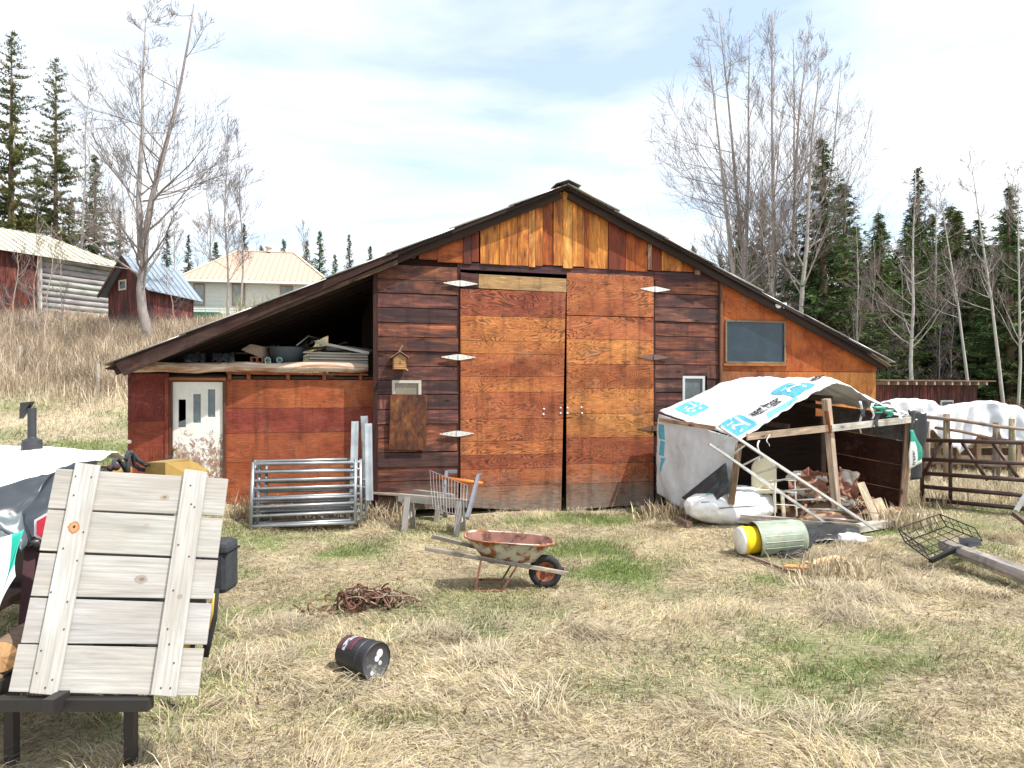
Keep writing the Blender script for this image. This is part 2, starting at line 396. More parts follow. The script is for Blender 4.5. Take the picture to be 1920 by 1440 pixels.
q=np.stack([idx[:-1,:-1],idx[1:,:-1],idx[1:,1:],idx[:-1,1:]],-1).reshape(-1,4)
gr=np_mesh('ground',np.stack([XX,YY,ZZ],-1).reshape(-1,3),q.ravel(),np.full(len(q),4),M['ground'],gcol(XX,YY).reshape(-1,3))
tag(gr,'dry yellow grass yard rising to a hillside at left','ground',kind='structure')
rng=np.random.default_rng(11)
def blades(name, X, Y, az, lean, ln, w, col, curl=.5, zoff=0.0, Z=None, parent=None):
    n=len(X); Z=(g(X,Y)+.03*(fbm(X*1.7,Y*1.7,2)-.5)+zoff) if Z is None else Z
    b=np.stack([X,Y,Z],-1)
    def d(l): return np.stack([np.cos(az)*np.sin(l),np.sin(az)*np.sin(l),np.cos(l)],-1)
    side=np.stack([-np.sin(az),np.cos(az),np.zeros(n)],-1)*w[:,None]/2
    mid=b+d(lean)*(ln*.55)[:,None]; tip=mid+d(np.minimum(lean+curl,1.75))*(ln*.45)[:,None]
    mid[:,2]=np.maximum(mid[:,2],b[:,2]+.008); tip[:,2]=np.maximum(tip[:,2],b[:,2]+.004)
    co=np.stack([b-side,b+side,mid+side*.75,mid-side*.75,tip],1).reshape(-1,3)
    k=np.arange(n)[:,None]*5; f=np.concatenate([k+np.array([0,1,2,3]),k+np.array([3,2,4])],1).ravel()
    tot=np.tile([4,3],n); return np_mesh(name,co,f,tot,M['straw'],np.repeat(col,5,0),True,parent)
def scatter(n, x0,x1,y0,y1, pw=0):
    X=rng.uniform(x0,x1,n*2); Y=rng.uniform(y0,y1,n*2)
    k=np.abs(X)<Y*.82+1.0; return X[k][:n],Y[k][:n]
def barn_y(X): return BY0+KA*X
EXC=[]   # footprints kept free of grass: (x,y,r)
# matted straw in the yard : density falls with distance
n=330000
Y=3.2+ (rng.random(n)**.85)*11.5; X=rng.uniform(-1,1,n)*(Y*.8+.6)
k=((Y<barn_y(X)-.1)|(X>8.4)|((X<-2.6)&(Y<barn_y(X)+.28)))&(rng.random(n)>.75*ss(.60,.75,fbm(X*1.1,Y*1.6,77))); X,Y=X[k],Y[k]; n=len(X)
gg=greenness(X,Y); isg=rng.random(n)<np.clip(gg*1.15+.07,0,.95)
swirl=fbm(X*.9,Y*.9,14)*9+rng.normal(0,.9,n)
lean=np.where(isg,rng.uniform(.2,.9,n),rng.uniform(1.15,1.57,n)); clump=fbm(X*2.4,Y*2.4,40)
lean=np.where(~isg&(clump>.66),rng.uniform(.7,1.4,n),lean)
ln=np.where(isg,rng.uniform(.03,.09,n),rng.uniform(.06,.22,n))*(1+.35*(clump>.66))
col=np.where(isg[:,None],np.array([.19,.24,.085])*rng.uniform(.6,1.35,n)[:,None],(STRAW*1.2)[None]*rng.uniform(.35,1.12,n)[:,None]*(.72+.5*fbm(X*1.5,Y*1.5,90))[:,None]*np.stack([np.ones(n),rng.uniform(.93,1.03,n),rng.uniform(.75,1.1,n)],-1))
tag(blades('grass',X,Y,swirl,lean,ln,rng.uniform(.003,.0065,n)*(1+Y*.03),col),'short matted yellow straw grass with green patches across the yard','grass',kind='stuff')
# tussocks of long dead grass
TUS=[(1640,1130,.55,.5,900),(1560,1110,.5,.4,600),(1690,1060,.6,.4,700),(1740,1100,.4,.35,500),(1830,1110,.4,.35,600),(1500,1040,.35,.3,400),(1590,1035,.5,.3,500),(745,985,.2,.2,420),(500,960,.5,.25,500),(600,965,.5,.2,500),
     (690,965,.3,.2,400),(820,1190,.5,.2,600),(900,1235,.4,.15,500),(1060,1190,.35,.2,500),(480,1180,.4,.25,700),(450,1250,.4,.3,700),(780,1120,.3,.2,300),(1230,985,.25,.15,250),(1330,960,.5,.2,300),(1880,900,.6,.5,500),(1700,1010,.7,.3,500),
     (1780,930,.7,.4,400),(560,1300,.5,.2,300),(1000,1330,.7,.2,300),(1500,1350,.8,.2,300),(1100,965,.4,.1,200),(880,990,.3,.15,200),(1560,1150,.3,.2,300),(1620,1170,.3,.2,300)]
A=[]
for (px,py,rx,ry,cnt) in TUS:
    p=G(px,py); base=R(0,6.28); cnt=int(cnt*1.2)
    m=max(3,int(cnt/60)); cx=rng.normal(p.x,rx*.5,m); cy=rng.normal(p.y,ry*.5,m); bz=base+rng.normal(0,.7,m)
    for i in range(m):
        k=cnt//m; A.append(np.stack([rng.normal(cx[i],.07,k),rng.normal(cy[i],.06,k),bz[i]+rng.normal(0,.7,k),rng.uniform(.85,1.52,k),rng.uniform(.15,.42,k)],-1))
A=np.concatenate(A); k=A[:,1]<barn_y(A[:,0])-.1; A=A[k]; n=len(A)
tag(blades('long_grass',A[:,0],A[:,1],A[:,2],A[:,3],A[:,4],rng.uniform(.004,.008,n),(STRAW*1.15)[None]*rng.uniform(.45,1.1,n)[:,None],.9),'long bent dead grass in tussocks round the clutter','long grass',kind='stuff')
# hillside : tall dry weeds above, short grass below
n=110000; Y=rng.uniform(12.5,36,n); X=-rng.uniform(.15,.86,n)*Y
k=(X<-6)&~((X>-9.0)&(Y<22)&(Y>barn_y(X)-.3)&(X>-7.3-.25*(Y-11))); X,Y=X[k],Y[k]; n=len(X)
tall=ss(18.5,21.5,Y+3*(fbm(X*.4,Y*.4,8)-.5)); T=rng.random(n)<tall
gg=greenness(X,Y)
ln=np.where(T,rng.uniform(.25,1.2,n)*(.45+.9*fbm(X*.9,Y*.9,50))*(1-.6*ss(27,31,Y)*ss(-21,-18,X)),rng.uniform(.08,.22,n)); lean=np.where(T,rng.uniform(0,.8,n),rng.uniform(.4,1.4,n))
isg=(rng.random(n)<gg)&~T
col=np.where(isg[:,None],np.array([.17,.23,.07])[None],np.where(T[:,None],np.array([.66,.56,.43])[None],(STRAW*1.05)[None]))*rng.uniform(.35,1.2,n)[:,None]*(.45+1.05*fbm(X*.9,Y*.9,61))[:,None]*np.where((rng.random(n)<.25)[:,None],np.array([.75,.6,.55])[None],1.0)
tag(blades('hillside_weeds',X,Y,rng.uniform(0,6.28,n),lean,ln,np.where(T,rng.uniform(.006,.02,n),.010),col,.7),'tall tan dead weeds covering the hillside below the sheds','weeds',kind='stuff')
# field beyond the gate
n=60000; Y=rng.uniform(13,34,n); X=rng.uniform(.50,.9,n)*Y; k=X>8.3; X,Y=X[k],Y[k]; n=len(X)
gg=greenness(X,Y); isg=rng.random(n)<gg*.6
tall=fbm(X*.6,Y*.6,71)
col=np.where(isg[:,None],np.array([.17,.23,.07])[None],(STRAW)[None])*rng.uniform(.5,1.15,n)[:,None]
tag(blades('field_grass',X,Y,rng.uniform(0,6.28,n),rng.uniform(.3,1.4,n),rng.uniform(.08,.3,n)*(1+1.2*(tall>.6)),rng.uniform(.006,.012,n),col,.7),'dry grass in the field behind the pipe gate','grass',kind='stuff')
# twigs, chips and leaf litter trodden into the yard
n=2600; Y=3.5+rng.random(n)**.8*9; X=rng.uniform(-1,1,n)*Y*.8; k=Y<barn_y(X)-.4; X,Y=X[k],Y[k]; n=len(X)
tag(blades('litter',X,Y,rng.uniform(0,6.28,n),rng.uniform(1.45,1.6,n),rng.uniform(.03,.16,n),rng.uniform(.006,.020,n),np.array([.16,.10,.065])[None]*rng.uniform(.4,1.7,n)[:,None],.1,.03),'small brown twigs and leaf litter scattered in the straw','litter',kind='stuff')
# ================================================================ barn
OR=(.25,.060,.011); BR=(.40,.150,.030); RD=(.12,.022,.009); DK=(.035,.012,.010); PL=(.36,.28,.19); YL=(.50,.235,.062)
def j(t,a=.12): k=1+R(-a,a); return (t[0]*k,t[1]*k*(1+R(-a,a)*.4),t[2]*k)
barn=thing('barn','large weathered brown barn with tall orange plywood double doors and a long low gable roof','barn',(0,BY0,0),BROT)
RU,RZ,SL=.98,6.20,.447
def rz(u, drop=0): return RZ-SL*abs(u-RU)-drop
def LP(px,py,yl=0): u,z=L(px,py,yl); return V((u,yl,z))
# horizontal siding, main box
def siding(u0,u1,z0,z1,n,yl,holes=(),tones=None,th=.03,jit=.012):
    m=MB(); hs=(z1-z0)/n
    cuts=[z0+hs*i+(R(-jit,jit) if 0<i<n else 0) for i in range(n+1)]
    for i in range(n):
        a,b=cuts[i]+.006,cuts[i+1]-.006; segs=[(u0,u1)]
        for (h0,h1,k0,k1) in holes:
            if b>k0+.01 and a<k1-.01:
                ns=[]
                for s0,s1 in segs:
                    if s0<h0: ns.append((s0,min(s1,h0)))
                    if s1>h1: ns.append((max(s0,h1),s1))
                segs=ns
        t=tones(i) if tones else (.13,.037,.03)
        for (h0,h1,k0,k1) in holes:
            for (c0,c1) in ((a,min(b,k0)),(max(a,k1),b)):
                if b>k0+.01 and a<k1-.01 and c1-c0>.02: m.prism4([(h0,yl,c0),(h1,yl,c0),(h1,yl,c1),(h0,yl,c1)],(0,th,0),j(t,.2))
        off=R(-.012,.008)
        for s0,s1 in segs:
            e=R(-.006,.006)
            m.prism4([(s0,yl+off,a),(s1,yl+off,a+e),(s1,yl+off+.008,b+e),(s0,yl+off+.008,b)],(0,th,0),j(t,.25))
    return m
def tone(i): return random.choice([(.125,.044,.027),(.085,.034,.026),(.18,.066,.032),(.060,.028,.024),(.13,.045,.027),(.10,.042,.032)])
uL0,uL1=Lu(708),Lu(859); zb=Lz(780,930); zt=Lz(780,487)
wl=(Lu(735),Lu(790),Lz(760,745),Lz(760,713))
siding(uL0,uL1,.25,4.61,17,0,[wl],tone).build('plank_wall',M['siding'],barn,local=True)
uR0,uR1=Lu(1228),Lu(1347)
wr=(Lu(1280),Lu(1326),Lz(1300,760),Lz(1300,705))
siding(uR0,uR1,.15,4.55,16,0,[wr],tone).build('plank_wall',M['siding'],barn,local=True)
m=MB(); m.prism4([(uL1+.02,0,4.575),(uR0-.02,0,4.555),(uR1,0,4.70),(uL1+.02,0,4.70)],(0,.03,0),(.07,.028,.03)); m.prism4([(uR0-.02,-.004,4.545),(uR1,-.004,4.545),(uR1,-.004,4.695),(uR0-.02,-.004,4.695)],(0,.03,0),(.09,.03,.03))
m.build('door_header',M['siding'],barn,local=True)
# dark jambs
for u in (uL1+.012,uR0-.012,uL0-.05,uR1+.03): m=MB(); m.box((u,.06,2.4),(.05,.12,4.6),(.05,.018,.016)); m.build('jamb',M['dark_wood'],barn,local=True)
# gable vertical boards
GB=[(740,779,OR),(785,820,OR),(820,868,OR),(868,884,DK),(884,898,RD),(900,936,BR),(936,970,BR),(970,991,BR),(991,1003,YL),(1003,1017,BR),(1017,1036,OR),(1037,1055,BR),(1055,1073,YL),(1073,1095,BR),(1095,1104,OR),(1104,1140,BR),
    (1140,1172,RD),(1172,1190,OR),(1190,1213,OR),(1214,1222,PL),(1222,1240,RD),(1240,1278,BR),(1278,1301,OR),(1302,1312,PL),(1312,1336,RD)]
m=MB()
for (a,b,t) in GB:
    u0,u1=Lu(a)+.004,Lu(b)-.004; o=R(-.018,.0); zlo=4.70+R(-.03,.03)
    z0,z1=rz(u0,.02),rz(u1,.02)
    if a<=1037<b or (u0<RU<u1): z0=z1=rz(RU,.10)
    if min(z0,z1)<zlo+.03: continue
    m.prism4([(u0,o-.012,zlo),(u1,o-.012,zlo),(u1,o-.012,z1),(u0,o-.012,z0)],(0,.028,0),j(t,.1))
m.build('gable_boards',M['gable'],barn,local=True)
m=MB(); m.prism4([(uL0,.03,4.56),(uR1,.03,4.56),(uR1,.03,rz(uR1,.06)),(RU,.03,rz(RU,.1))],(0,.02,0),DK); m.prism4([(uL0,.03,4.56),(RU,.03,4.56),(RU,.03,rz(RU,.1)),(uL0,.03,rz(uL0,.06))],(0,.02,0),DK)
m.build('gable_backing',M['dark_wood'],barn,local=True)
# doors
def door_leaf(name, px0,px1t,px1b, rows, yl, side):
    d=bpy.data.objects.new(name,None); C.objects.link(d); d.parent=barn
    m=MB(); ztop,zbot=rows[0][0],rows[-1][1]
    for (za,zb_,t,o) in rows:
        def e(z):
            k=(ztop-z)/(ztop-zbot); return px1t+(px1b-px1t)*k
        if side=='l': q=[(px0,yl-o,zb_+.003),(e(zb_),yl-o,zb_+.003),(e(za),yl-o,za-.003),(px0,yl-o,za-.003)]
        else: q=[(e(zb_),yl-o,zb_+.003),(px0,yl-o,zb_+.003),(px0,yl-o,za-.003),(e(za),yl-o,za-.003)]
        if za==rows[-1][0]:
            if side=='l': q[0]=(px0,yl-o,zb_+.17); q[1]=(q[1][0],yl-o,zb_)
            else: q[1]=(px0,yl-o,zb_+.05)
        m.prism4(q,(0,.02,0),j(t,.05))
    m.build('plywood_facing',M['ply'],d,local=True)
    return d
O1=(.295,.108,.036); O2=(.335,.132,.042); O3=(.25,.083,.034); O4=(.20,.062,.029); O5=(.275,.096,.036)
def z8(py): return Lz(960,py)
uD0,uM,uMb=Lu(862)+.01,Lu(1060.5),Lu(1053)
rowsL=[(z8(545),z8(594),O4,.03),(z8(594),z8(640),O2,.03),(z8(640),z8(664),O1,.03),(z8(664),z8(706),O5,.03),(z8(706),z8(735),O1,.03),(z8(735),z8(785),O3,.03),(z8(785),z8(826),O3,.03),(z8(826),z8(852),O5,.03),(z8(852),z8(878),O4,.03),(z8(878),z8(910),O3,.03),(z8(910),.10,(.23,.08,.035),.03)]
dl=door_leaf('door_leaf',uD0,uM-.006,uMb-.02,rowsL,0,'l')
m=MB(); m.prism4([(uD0,-.028,z8(542)),(Lu(896),-.028,z8(542)),(Lu(896),-.028,z8(517)),(uD0,-.028,z8(515))],(0,.02,0),(.06,.022,.02)); m.build('dark_end_board',M['siding'],dl,local=True)
m=MB(); m.prism4([(Lu(897),-.035,z8(543)),(Lu(1061),-.035,z8(545)),(Lu(1061),-.035,z8(519)),(Lu(897),-.035,z8(517))],(0,.02,0),(.36,.23,.11)); m.build('pale_top_board',M['old_wood'],dl,local=True)
def z9(py): return Lz(1140,py)
rowsR=[(z9(515),z9(593),O5,.035),(z9(594),z9(637),O3,.03),(z9(637),z9(683),O2,.03),(z9(683),z9(728),O1,.03),(z9(728),z9(775),O2,.03),(z9(775),z9(820),(.33,.14,.045),.03),(z9(820),z9(868),O4,.03),(z9(868),z9(905),O3,.03),(z9(905),.13,(.16,.065,.035),.03)]
dr=door_leaf('door_leaf',Lu(1225)-.01,Lu(1062)+.0,Lu(1061),rowsR,0,'r')
for d,(a,b) in ((dl,(uD0,uMb-.1)),(dr,(Lu(1066),Lu(1224)))):   # battens behind and the frame of the leaf
    m=MB()
    for z in (.5,2.2,4.3): m.box(((a+b)/2,.05,z),(b-a-.1,.08,.14),(.1,.04,.025))
    m.build('ledger',M['dark_wood'],d,local=True)
m=MB()
for (px,py) in [(1019,767),(1018,777),(1050,765),(1050,775)]:
    u,z=L(px,py); m=MB(); m.lathe((u,-.03,z),(0,-1,0),[(0,.022),(.012,.02),(.016,0)],10,(.6,.58,.55)); m.build('bolt_head',M['metal_paint'],dl,local=True,smooth=True)
m=MB()
for (px,py) in [(1063,765),(1063,775),(1089,764),(1090,775)]:
    u,z=L(px,py); m=MB(); m.lathe((u,-.03,z),(0,-1,0),[(0,.022),(.012,.02),(.016,0)],10,(.6,.58,.55)); m.build('bolt_head',M['metal_paint'],dr,local=True,smooth=True)
def hinge(px,py,par,t,w=.31):
    u,z=L(px,py); m=MB(); y=-.045; h=.052
    for s in (-1,1):
        a=[(u,y,z-h),(u+s*.04,y,z-h),(u+s*w,y,z-.006),(u+s*w,y,z+.006),(u+s*.04,y,z+h),(u,y,z+h)]
        if s<0: a=a[::-1]
        b=len(m.v); m.v+=[V(p) for p in a]+[V(p)+V((0,.012,0)) for p in a]; n=len(a)
        m.face(tuple(range(b,b+n)),[(p[0],p[2]) for p in a],t); m.face(tuple(range(b+n,b+2*n))[::-1],[(p[0],p[2]) for p in a],t)
        for i in range(n): k=(i+1)%n; m.face((b+i,b+n+i,b+n+k,b+k),[(0,0)]*4,t)
        for q in (.1,.18,.26): m.lathe((u+s*q,y,z+R(-.01,.01)),(0,-1,0),[(0,.008),(.004,.007),(.005,0)],6,(.2,.17,.15))
    m.tube([(u,y-.006,z-h),(u,y-.006,z+h)],.012,8,t)
    return m.build('hinge',M['zinc'],par,local=True)
Zn=(.62,.62,.60)
for (x,y) in [(863,532),(859,670),(856,813)]: hinge(x,y,dl,Zn)
hinge(1227,543,dr,Zn); hinge(1224,670,dr,(.16,.10,.09)); hinge(1222,803,dr,(.2,.11,.07))
# small windows
def window(u0,u1,z0,z1,yl,fr,tint,par=barn,matf='paint',ft=.05,curtain=None):
    o=MB(); t=fr; d=.05
    for c,s in [(((u0+u1)/2,yl,z0+ft/2),(u1-u0,d,ft)),(((u0+u1)/2,yl,z1-ft/2),(u1-u0,d,ft)),((u0+ft/2,yl,(z0+z1)/2),(ft,d-.004,z1-z0-2*ft)),((u1-ft/2,yl,(z0+z1)/2),(ft,d-.004,z1-z0-2*ft))]: o.box(c,s,t)
    w=o.build('window',M[matf],par,local=True)
    p=MB(); p.box(((u0+u1)/2,yl+.012,(z0+z1)/2),(u1-u0-2*ft+.01,.006,z1-z0-2*ft+.01),tint)
    gl=p.build('pane',M['glass'],w,local=True)
    return w
window(wl[0],wl[1]-.0,wl[2]-.6,wl[3],.02,(.45,.42,.36),(.20,.17,.13))
window(wr[0],wr[1]-.05,wr[2],wr[3],.02,(.5,.52,.52),(.10,.12,.13))
# rust streaked sheet nailed over the window
m=MB()
u0,z0=L(729,843); u1,z1=L(799,742)
pts=[(u0,z0-.0),(u1-.02,z0-.02),(u1,z0+.2),(u1+.01,z1-.01),(u1-.03,z1+.02),(u0+.05,z1+.03),(u0+.02,z1)]
b=len(m.v); n=len(pts); m.v+=[V((p[0],-.07,p[1])) for p in pts]+[V((p[0],-.045,p[1])) for p in pts]
m.face(tuple(range(b,b+n)),pts,(1,1,1)); m.face(tuple(range(b+n,b+2*n))[::-1],pts,(1,1,1))
for i in range(n): k=(i+1)%n; m.face((b+i,b+n+i,b+n+k,b+k),[(0,0)]*4,(1,1,1))
m.build('rusty_shutter',M['rustsheet'],barn,local=True,bevel=.006)
# right lean-to
uS0,uS1=Lu(1350)+.02,Lu(1643)
zb2=Lz(1450,696); zwin=(Lu(1359),Lu(1472),Lz(1400,681),Lz(1400,601))
m=MB(); T=(.235,.062,.014)
def wallpoly(u0,u1,z0,t,yl=.0,off=0): m.prism4([(u0,yl-off,z0),(u1,yl-off,z0),(u1,yl-off,rz(u1,.03)),(u0,yl-off,rz(u0,.03))],(0,.018,0),j(t,.05))
wu0,wu1,wz0,wz1=zwin
s2=Lu(1543)
wallpoly(uS0,wu0,zb2,T); m.prism4([(wu0,0,wz1),(wu1,0,wz1),(wu1,0,rz(wu1,.03)),(wu0,0,rz(wu0,.03))],(0,.018,0),T)
m.prism4([(wu0,0,zb2),(wu1,0,zb2),(wu1,0,wz0),(wu0,0,wz0)],(0,.018,0),T)
wallpoly(wu1,s2-.004,zb2,T); wallpoly(s2+.004,uS1,zb2,(.22,.058,.014))
m.build('upper_plywood',M['ply2'],barn,local=True)
m=MB()
us=[uS0,Lu(1470),Lu(1545),uS1-.02]; ts=[(.18,.07,.03),(.27,.095,.024),(.38,.16,.04)]
for i in range(3): m.prism4([(us[i]+.003,-.012,.2),(us[i+1]-.003,-.012,.2),(us[i+1]-.003,-.012,zb2-.01),(us[i]+.003,-.012,zb2-.01)],(0,.02,0),ts[i])
m.build('lower_plywood',M['ply2'],barn,local=True)
window(wu0+.0,wu1,wz0,wz1,-.005,(.17,.14,.10),(.012,.028,.042),matf='old_wood',ft=.035)
m=MB(); m.bar((wu0-.05,-.02,wz0-.03),(wu1+.05,-.02,wz0-.03),.05,.05,(.30,.11,.035)); m.bar((uS0-.02,-.03,.3),(uS0-.02,-.03,rz(uS0,.1)),.05,.06,(.16,.07,.04)); m.build('trim',M['old_wood'],barn,local=True)
# floodlight pair under the right rake
fl=bpy.data.objects.new('floodlight',None); C.objects.link(fl); fl.parent=barn
u,z=L(1456,573); m=MB(); m.lathe((u,-.0,z+.05),(0,-1,0),[(0,.05),(.03,.05),(.035,.0)],12,(.6,.6,.58)); m.tube([(u,-.03,z+.05),(u,-.08,z+.02)],.015,6,(.6,.6,.58)); m.build('mount',M['plastic'],fl,local=True)
for s in (-1,1):
    m=MB(); a=V((s*.45,-.8,-.4)); m.lathe((u+s*.03,-.09,z+.02),a,[(0,.015),(.02,.035),(.07,.05),(.10,.062),(.11,.05),(.112,0)],14,(.78,.77,.72)); m.build('lamp',M['plastic'],fl,local=True,smooth=True)
# left lean-to, set back 0.4 m
YS=.4
e0=Lu(240,YS); e1=Lu(690,YS)
def S(px,py,o=0): u,z=L(px,py,YS); return (u,YS-o,z)
zf=.30
m=MB()
zs=[zf,Lz(560,864,YS),Lz(560,811,YS),Lz(560,765,YS),Lz(560,712,YS)]; ts=[(.215,.066,.025),(.20,.058,.024),(.155,.036,.022),(.205,.056,.021)]
a=Lu(424,YS); b_=e1+.16
for i in range(4): m.prism4([(a,YS,zs[i]+.003),(b_,YS,zs[i]+.003),(b_,YS,zs[i+1]-.003),(a,YS,zs[i+1]-.003)],(0,.02,0),j(ts[i],.04))
m.build('shed_wall_sheet',M['red_ply'],barn,local=True)
m=MB(); c=Lu(317,YS); zs=[.28,Lz(280,838,YS),Lz(280,790,YS),Lz(280,700,YS)]; ts=[(.12,.026,.014),(.14,.032,.016),(.095,.016,.012)]
for i in range(3): m.prism4([(e0,YS-.01,zs[i]),(c,YS-.01,zs[i]),(c,YS-.01,zs[i+1]-.003),(e0,YS-.01,zs[i+1]-.003)],(0,.02,0),ts[i])
m.prism4([(c-.06,YS-.03,.28),(c,YS-.03,.28),(c,YS-.03,Lz(317,708,YS)),(c-.06,YS-.03,Lz(317,708,YS))],(0,.02,0),(.16,.035,.018))
m.build('corner_sheet',M['red_ply'],barn,local=True)
m=MB()
for px in (321,421): u,_=L(px,735,YS); m.box((u,YS+.02,(.3+Lz(px,712,YS))/2),(.05,.12,Lz(px,712,YS)-.3),(.11,.05,.03))
u0,u1=Lu(318,YS),Lu(424,YS); m.box(((u0+u1)/2,YS+.0,Lz(370,711,YS)),(u1-u0,.12,.05),(.30,.10,.04))
for px in (430,466,540,608,676): u=Lu(px,YS); m.box((u,YS+.03,Lz(px,706,YS)),(.06,.06,.16),(.26,.07,.03))
m.bar((Lu(425,YS),YS-.01,Lz(500,700,YS)),(e1,YS-.01,Lz(600,702,YS)),.03,.035,(.30,.09,.035))
m.build('door_frame',M['old_wood'],barn,local=True)
# door with three stepped lights
dr2=bpy.data.objects.new('shed_door',None); C.objects.link(dr2); dr2.parent=barn
d0,d1=Lu(323,YS),Lu(419,YS); dz0,dz1=.30,Lz(370,716,YS)
sl=[(Lu(334.5,YS),Lu(348.5,YS),Lz(341,801,YS),Lz(341,749,YS)),(Lu(362.5,YS),Lu(376.5,YS),Lz(369,793,YS),Lz(369,739,YS)),(Lu(390,YS),Lu(403.5,YS),Lz(396,782,YS),Lz(396,730,YS))]
m=MB(); x=[d0]+[k for s in sl for k in s[:2]]+[d1]; y=YS-.0
for i in range(0,8,2): m.prism4([(x[i],y,dz0),(x[i+1],y,dz0),(x[i+1],y,dz1),(x[i],y,dz1)],(0,.04,0))
for (a,b,c_,d) in sl:
    m.prism4([(a,y,dz0),(b,y,dz0),(b,y,c_),(a,y,c_)],(0,.04,0)); m.prism4([(a,y,d),(b,y,d),(b,y,dz1),(a,y,dz1)],(0,.04,0))
m.build('door_panel',M['peel'],dr2,local=True)
for i,(a,b,c_,d) in enumerate(sl):
    m=MB()
    if i==0: m.prism4([(a,y+.02,c_),(b,y+.02,c_),(b,y+.02,c_+.13),(a,y+.02,c_+.09)],(0,.004,0),(.12,.15,.16))
    else: m.prism4([(a,y+.02,c_),(b,y+.02,c_),(b,y+.02,d),(a,y+.02,d)],(0,.004,0),(.12,.155,.17))
    m.build('pane',M['glass'],dr2,local=True)
u,z=L(325,841,YS); m=MB(); m.lathe((u+.03,y,z),(0,-1,0),[(0,.02),(.03,.012),(.04,.03),(.06,.032),(.075,.02),(.078,0)],12,(.35,.25,.12)); m.build('knob',M['galv'],dr2,local=True,smooth=True)
u,z=L(244,828,YS); m=MB(); m.lathe((u,y-.01,z),(0,-1,0),[(0,.03),(.02,.035),(.05,.03),(.06,0)],12,(.8,.78,.72)); m.build('insulator_knob',M['plastic'],barn,local=True,smooth=True)
# header log of the loft
m=MB(); pts=[]; rr=[]
for i in range(15):
    k=i/14; px=243+(690-243)*k; u,z=L(px,689,YS); pts.append((u,YS-.05,z+.012*math.sin(i*1.3))); rr.append(.088+.008*math.sin(i*2.1))
m.tube(pts,rr,14,(.62,.50,.40)); m.build('loft_log',M['log'],barn,local=True,smooth=True)
m=MB(); u0,z0=L(246,680,YS); u1,_=L(318,680,YS); m.bar((u0,YS-.05,z0+.0),(u1,YS-.05,z0-.01),.14,.03,(.42,.34,.24)); m.prism4([(u0,YS+.14,2.3),(e1+.1,YS+.14,2.3),(e1+.1,YS+.14,2.66),(u0,YS+.14,2.66)],(0,.02,0),(.03,.015,.012)); m.build('plate_board_and_slot_backing',M['old_wood'],barn,local=True)  # dark backing added behind the slot below the log, to shut out daylight
# shell : floor of the loft, side, back and inner walls (all dark old boards)
D=9.0
m=MB()
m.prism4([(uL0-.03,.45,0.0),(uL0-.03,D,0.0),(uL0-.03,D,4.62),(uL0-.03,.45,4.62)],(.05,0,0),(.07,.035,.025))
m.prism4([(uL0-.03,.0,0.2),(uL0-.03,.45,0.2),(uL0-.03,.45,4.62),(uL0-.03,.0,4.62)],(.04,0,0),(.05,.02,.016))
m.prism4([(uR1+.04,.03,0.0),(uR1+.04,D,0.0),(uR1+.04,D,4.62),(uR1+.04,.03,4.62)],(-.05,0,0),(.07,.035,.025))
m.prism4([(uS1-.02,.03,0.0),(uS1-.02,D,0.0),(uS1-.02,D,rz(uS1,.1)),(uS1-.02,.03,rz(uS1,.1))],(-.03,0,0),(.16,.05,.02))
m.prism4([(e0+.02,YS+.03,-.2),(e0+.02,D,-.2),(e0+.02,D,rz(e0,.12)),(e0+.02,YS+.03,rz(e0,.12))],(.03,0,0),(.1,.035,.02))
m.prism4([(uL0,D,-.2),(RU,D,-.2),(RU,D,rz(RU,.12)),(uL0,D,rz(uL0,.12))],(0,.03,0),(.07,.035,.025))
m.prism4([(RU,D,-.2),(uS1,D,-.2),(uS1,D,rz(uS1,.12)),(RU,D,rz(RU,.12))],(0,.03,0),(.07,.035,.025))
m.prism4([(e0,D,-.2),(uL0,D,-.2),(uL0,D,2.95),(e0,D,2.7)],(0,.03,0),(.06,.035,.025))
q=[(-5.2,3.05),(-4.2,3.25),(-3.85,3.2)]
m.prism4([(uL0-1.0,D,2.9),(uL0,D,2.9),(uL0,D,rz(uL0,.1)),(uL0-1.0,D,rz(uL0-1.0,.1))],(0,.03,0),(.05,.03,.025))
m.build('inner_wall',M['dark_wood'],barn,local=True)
m=MB(); m.prism4([(e0,YS+.05,2.62),(uL0,YS+.05,2.62),(uL0,D,2.62),(e0,D,2.62)],(0,0,-.04),(.08,.05,.035)); m.prism4([(e0,YS+.05,.0),(uS1,.05,.0),(uS1,D,.0),(e0,D,.0)],(0,0,-.04),(.06,.05,.04)); m.build('floor',M['dark_wood'],barn,local=True)
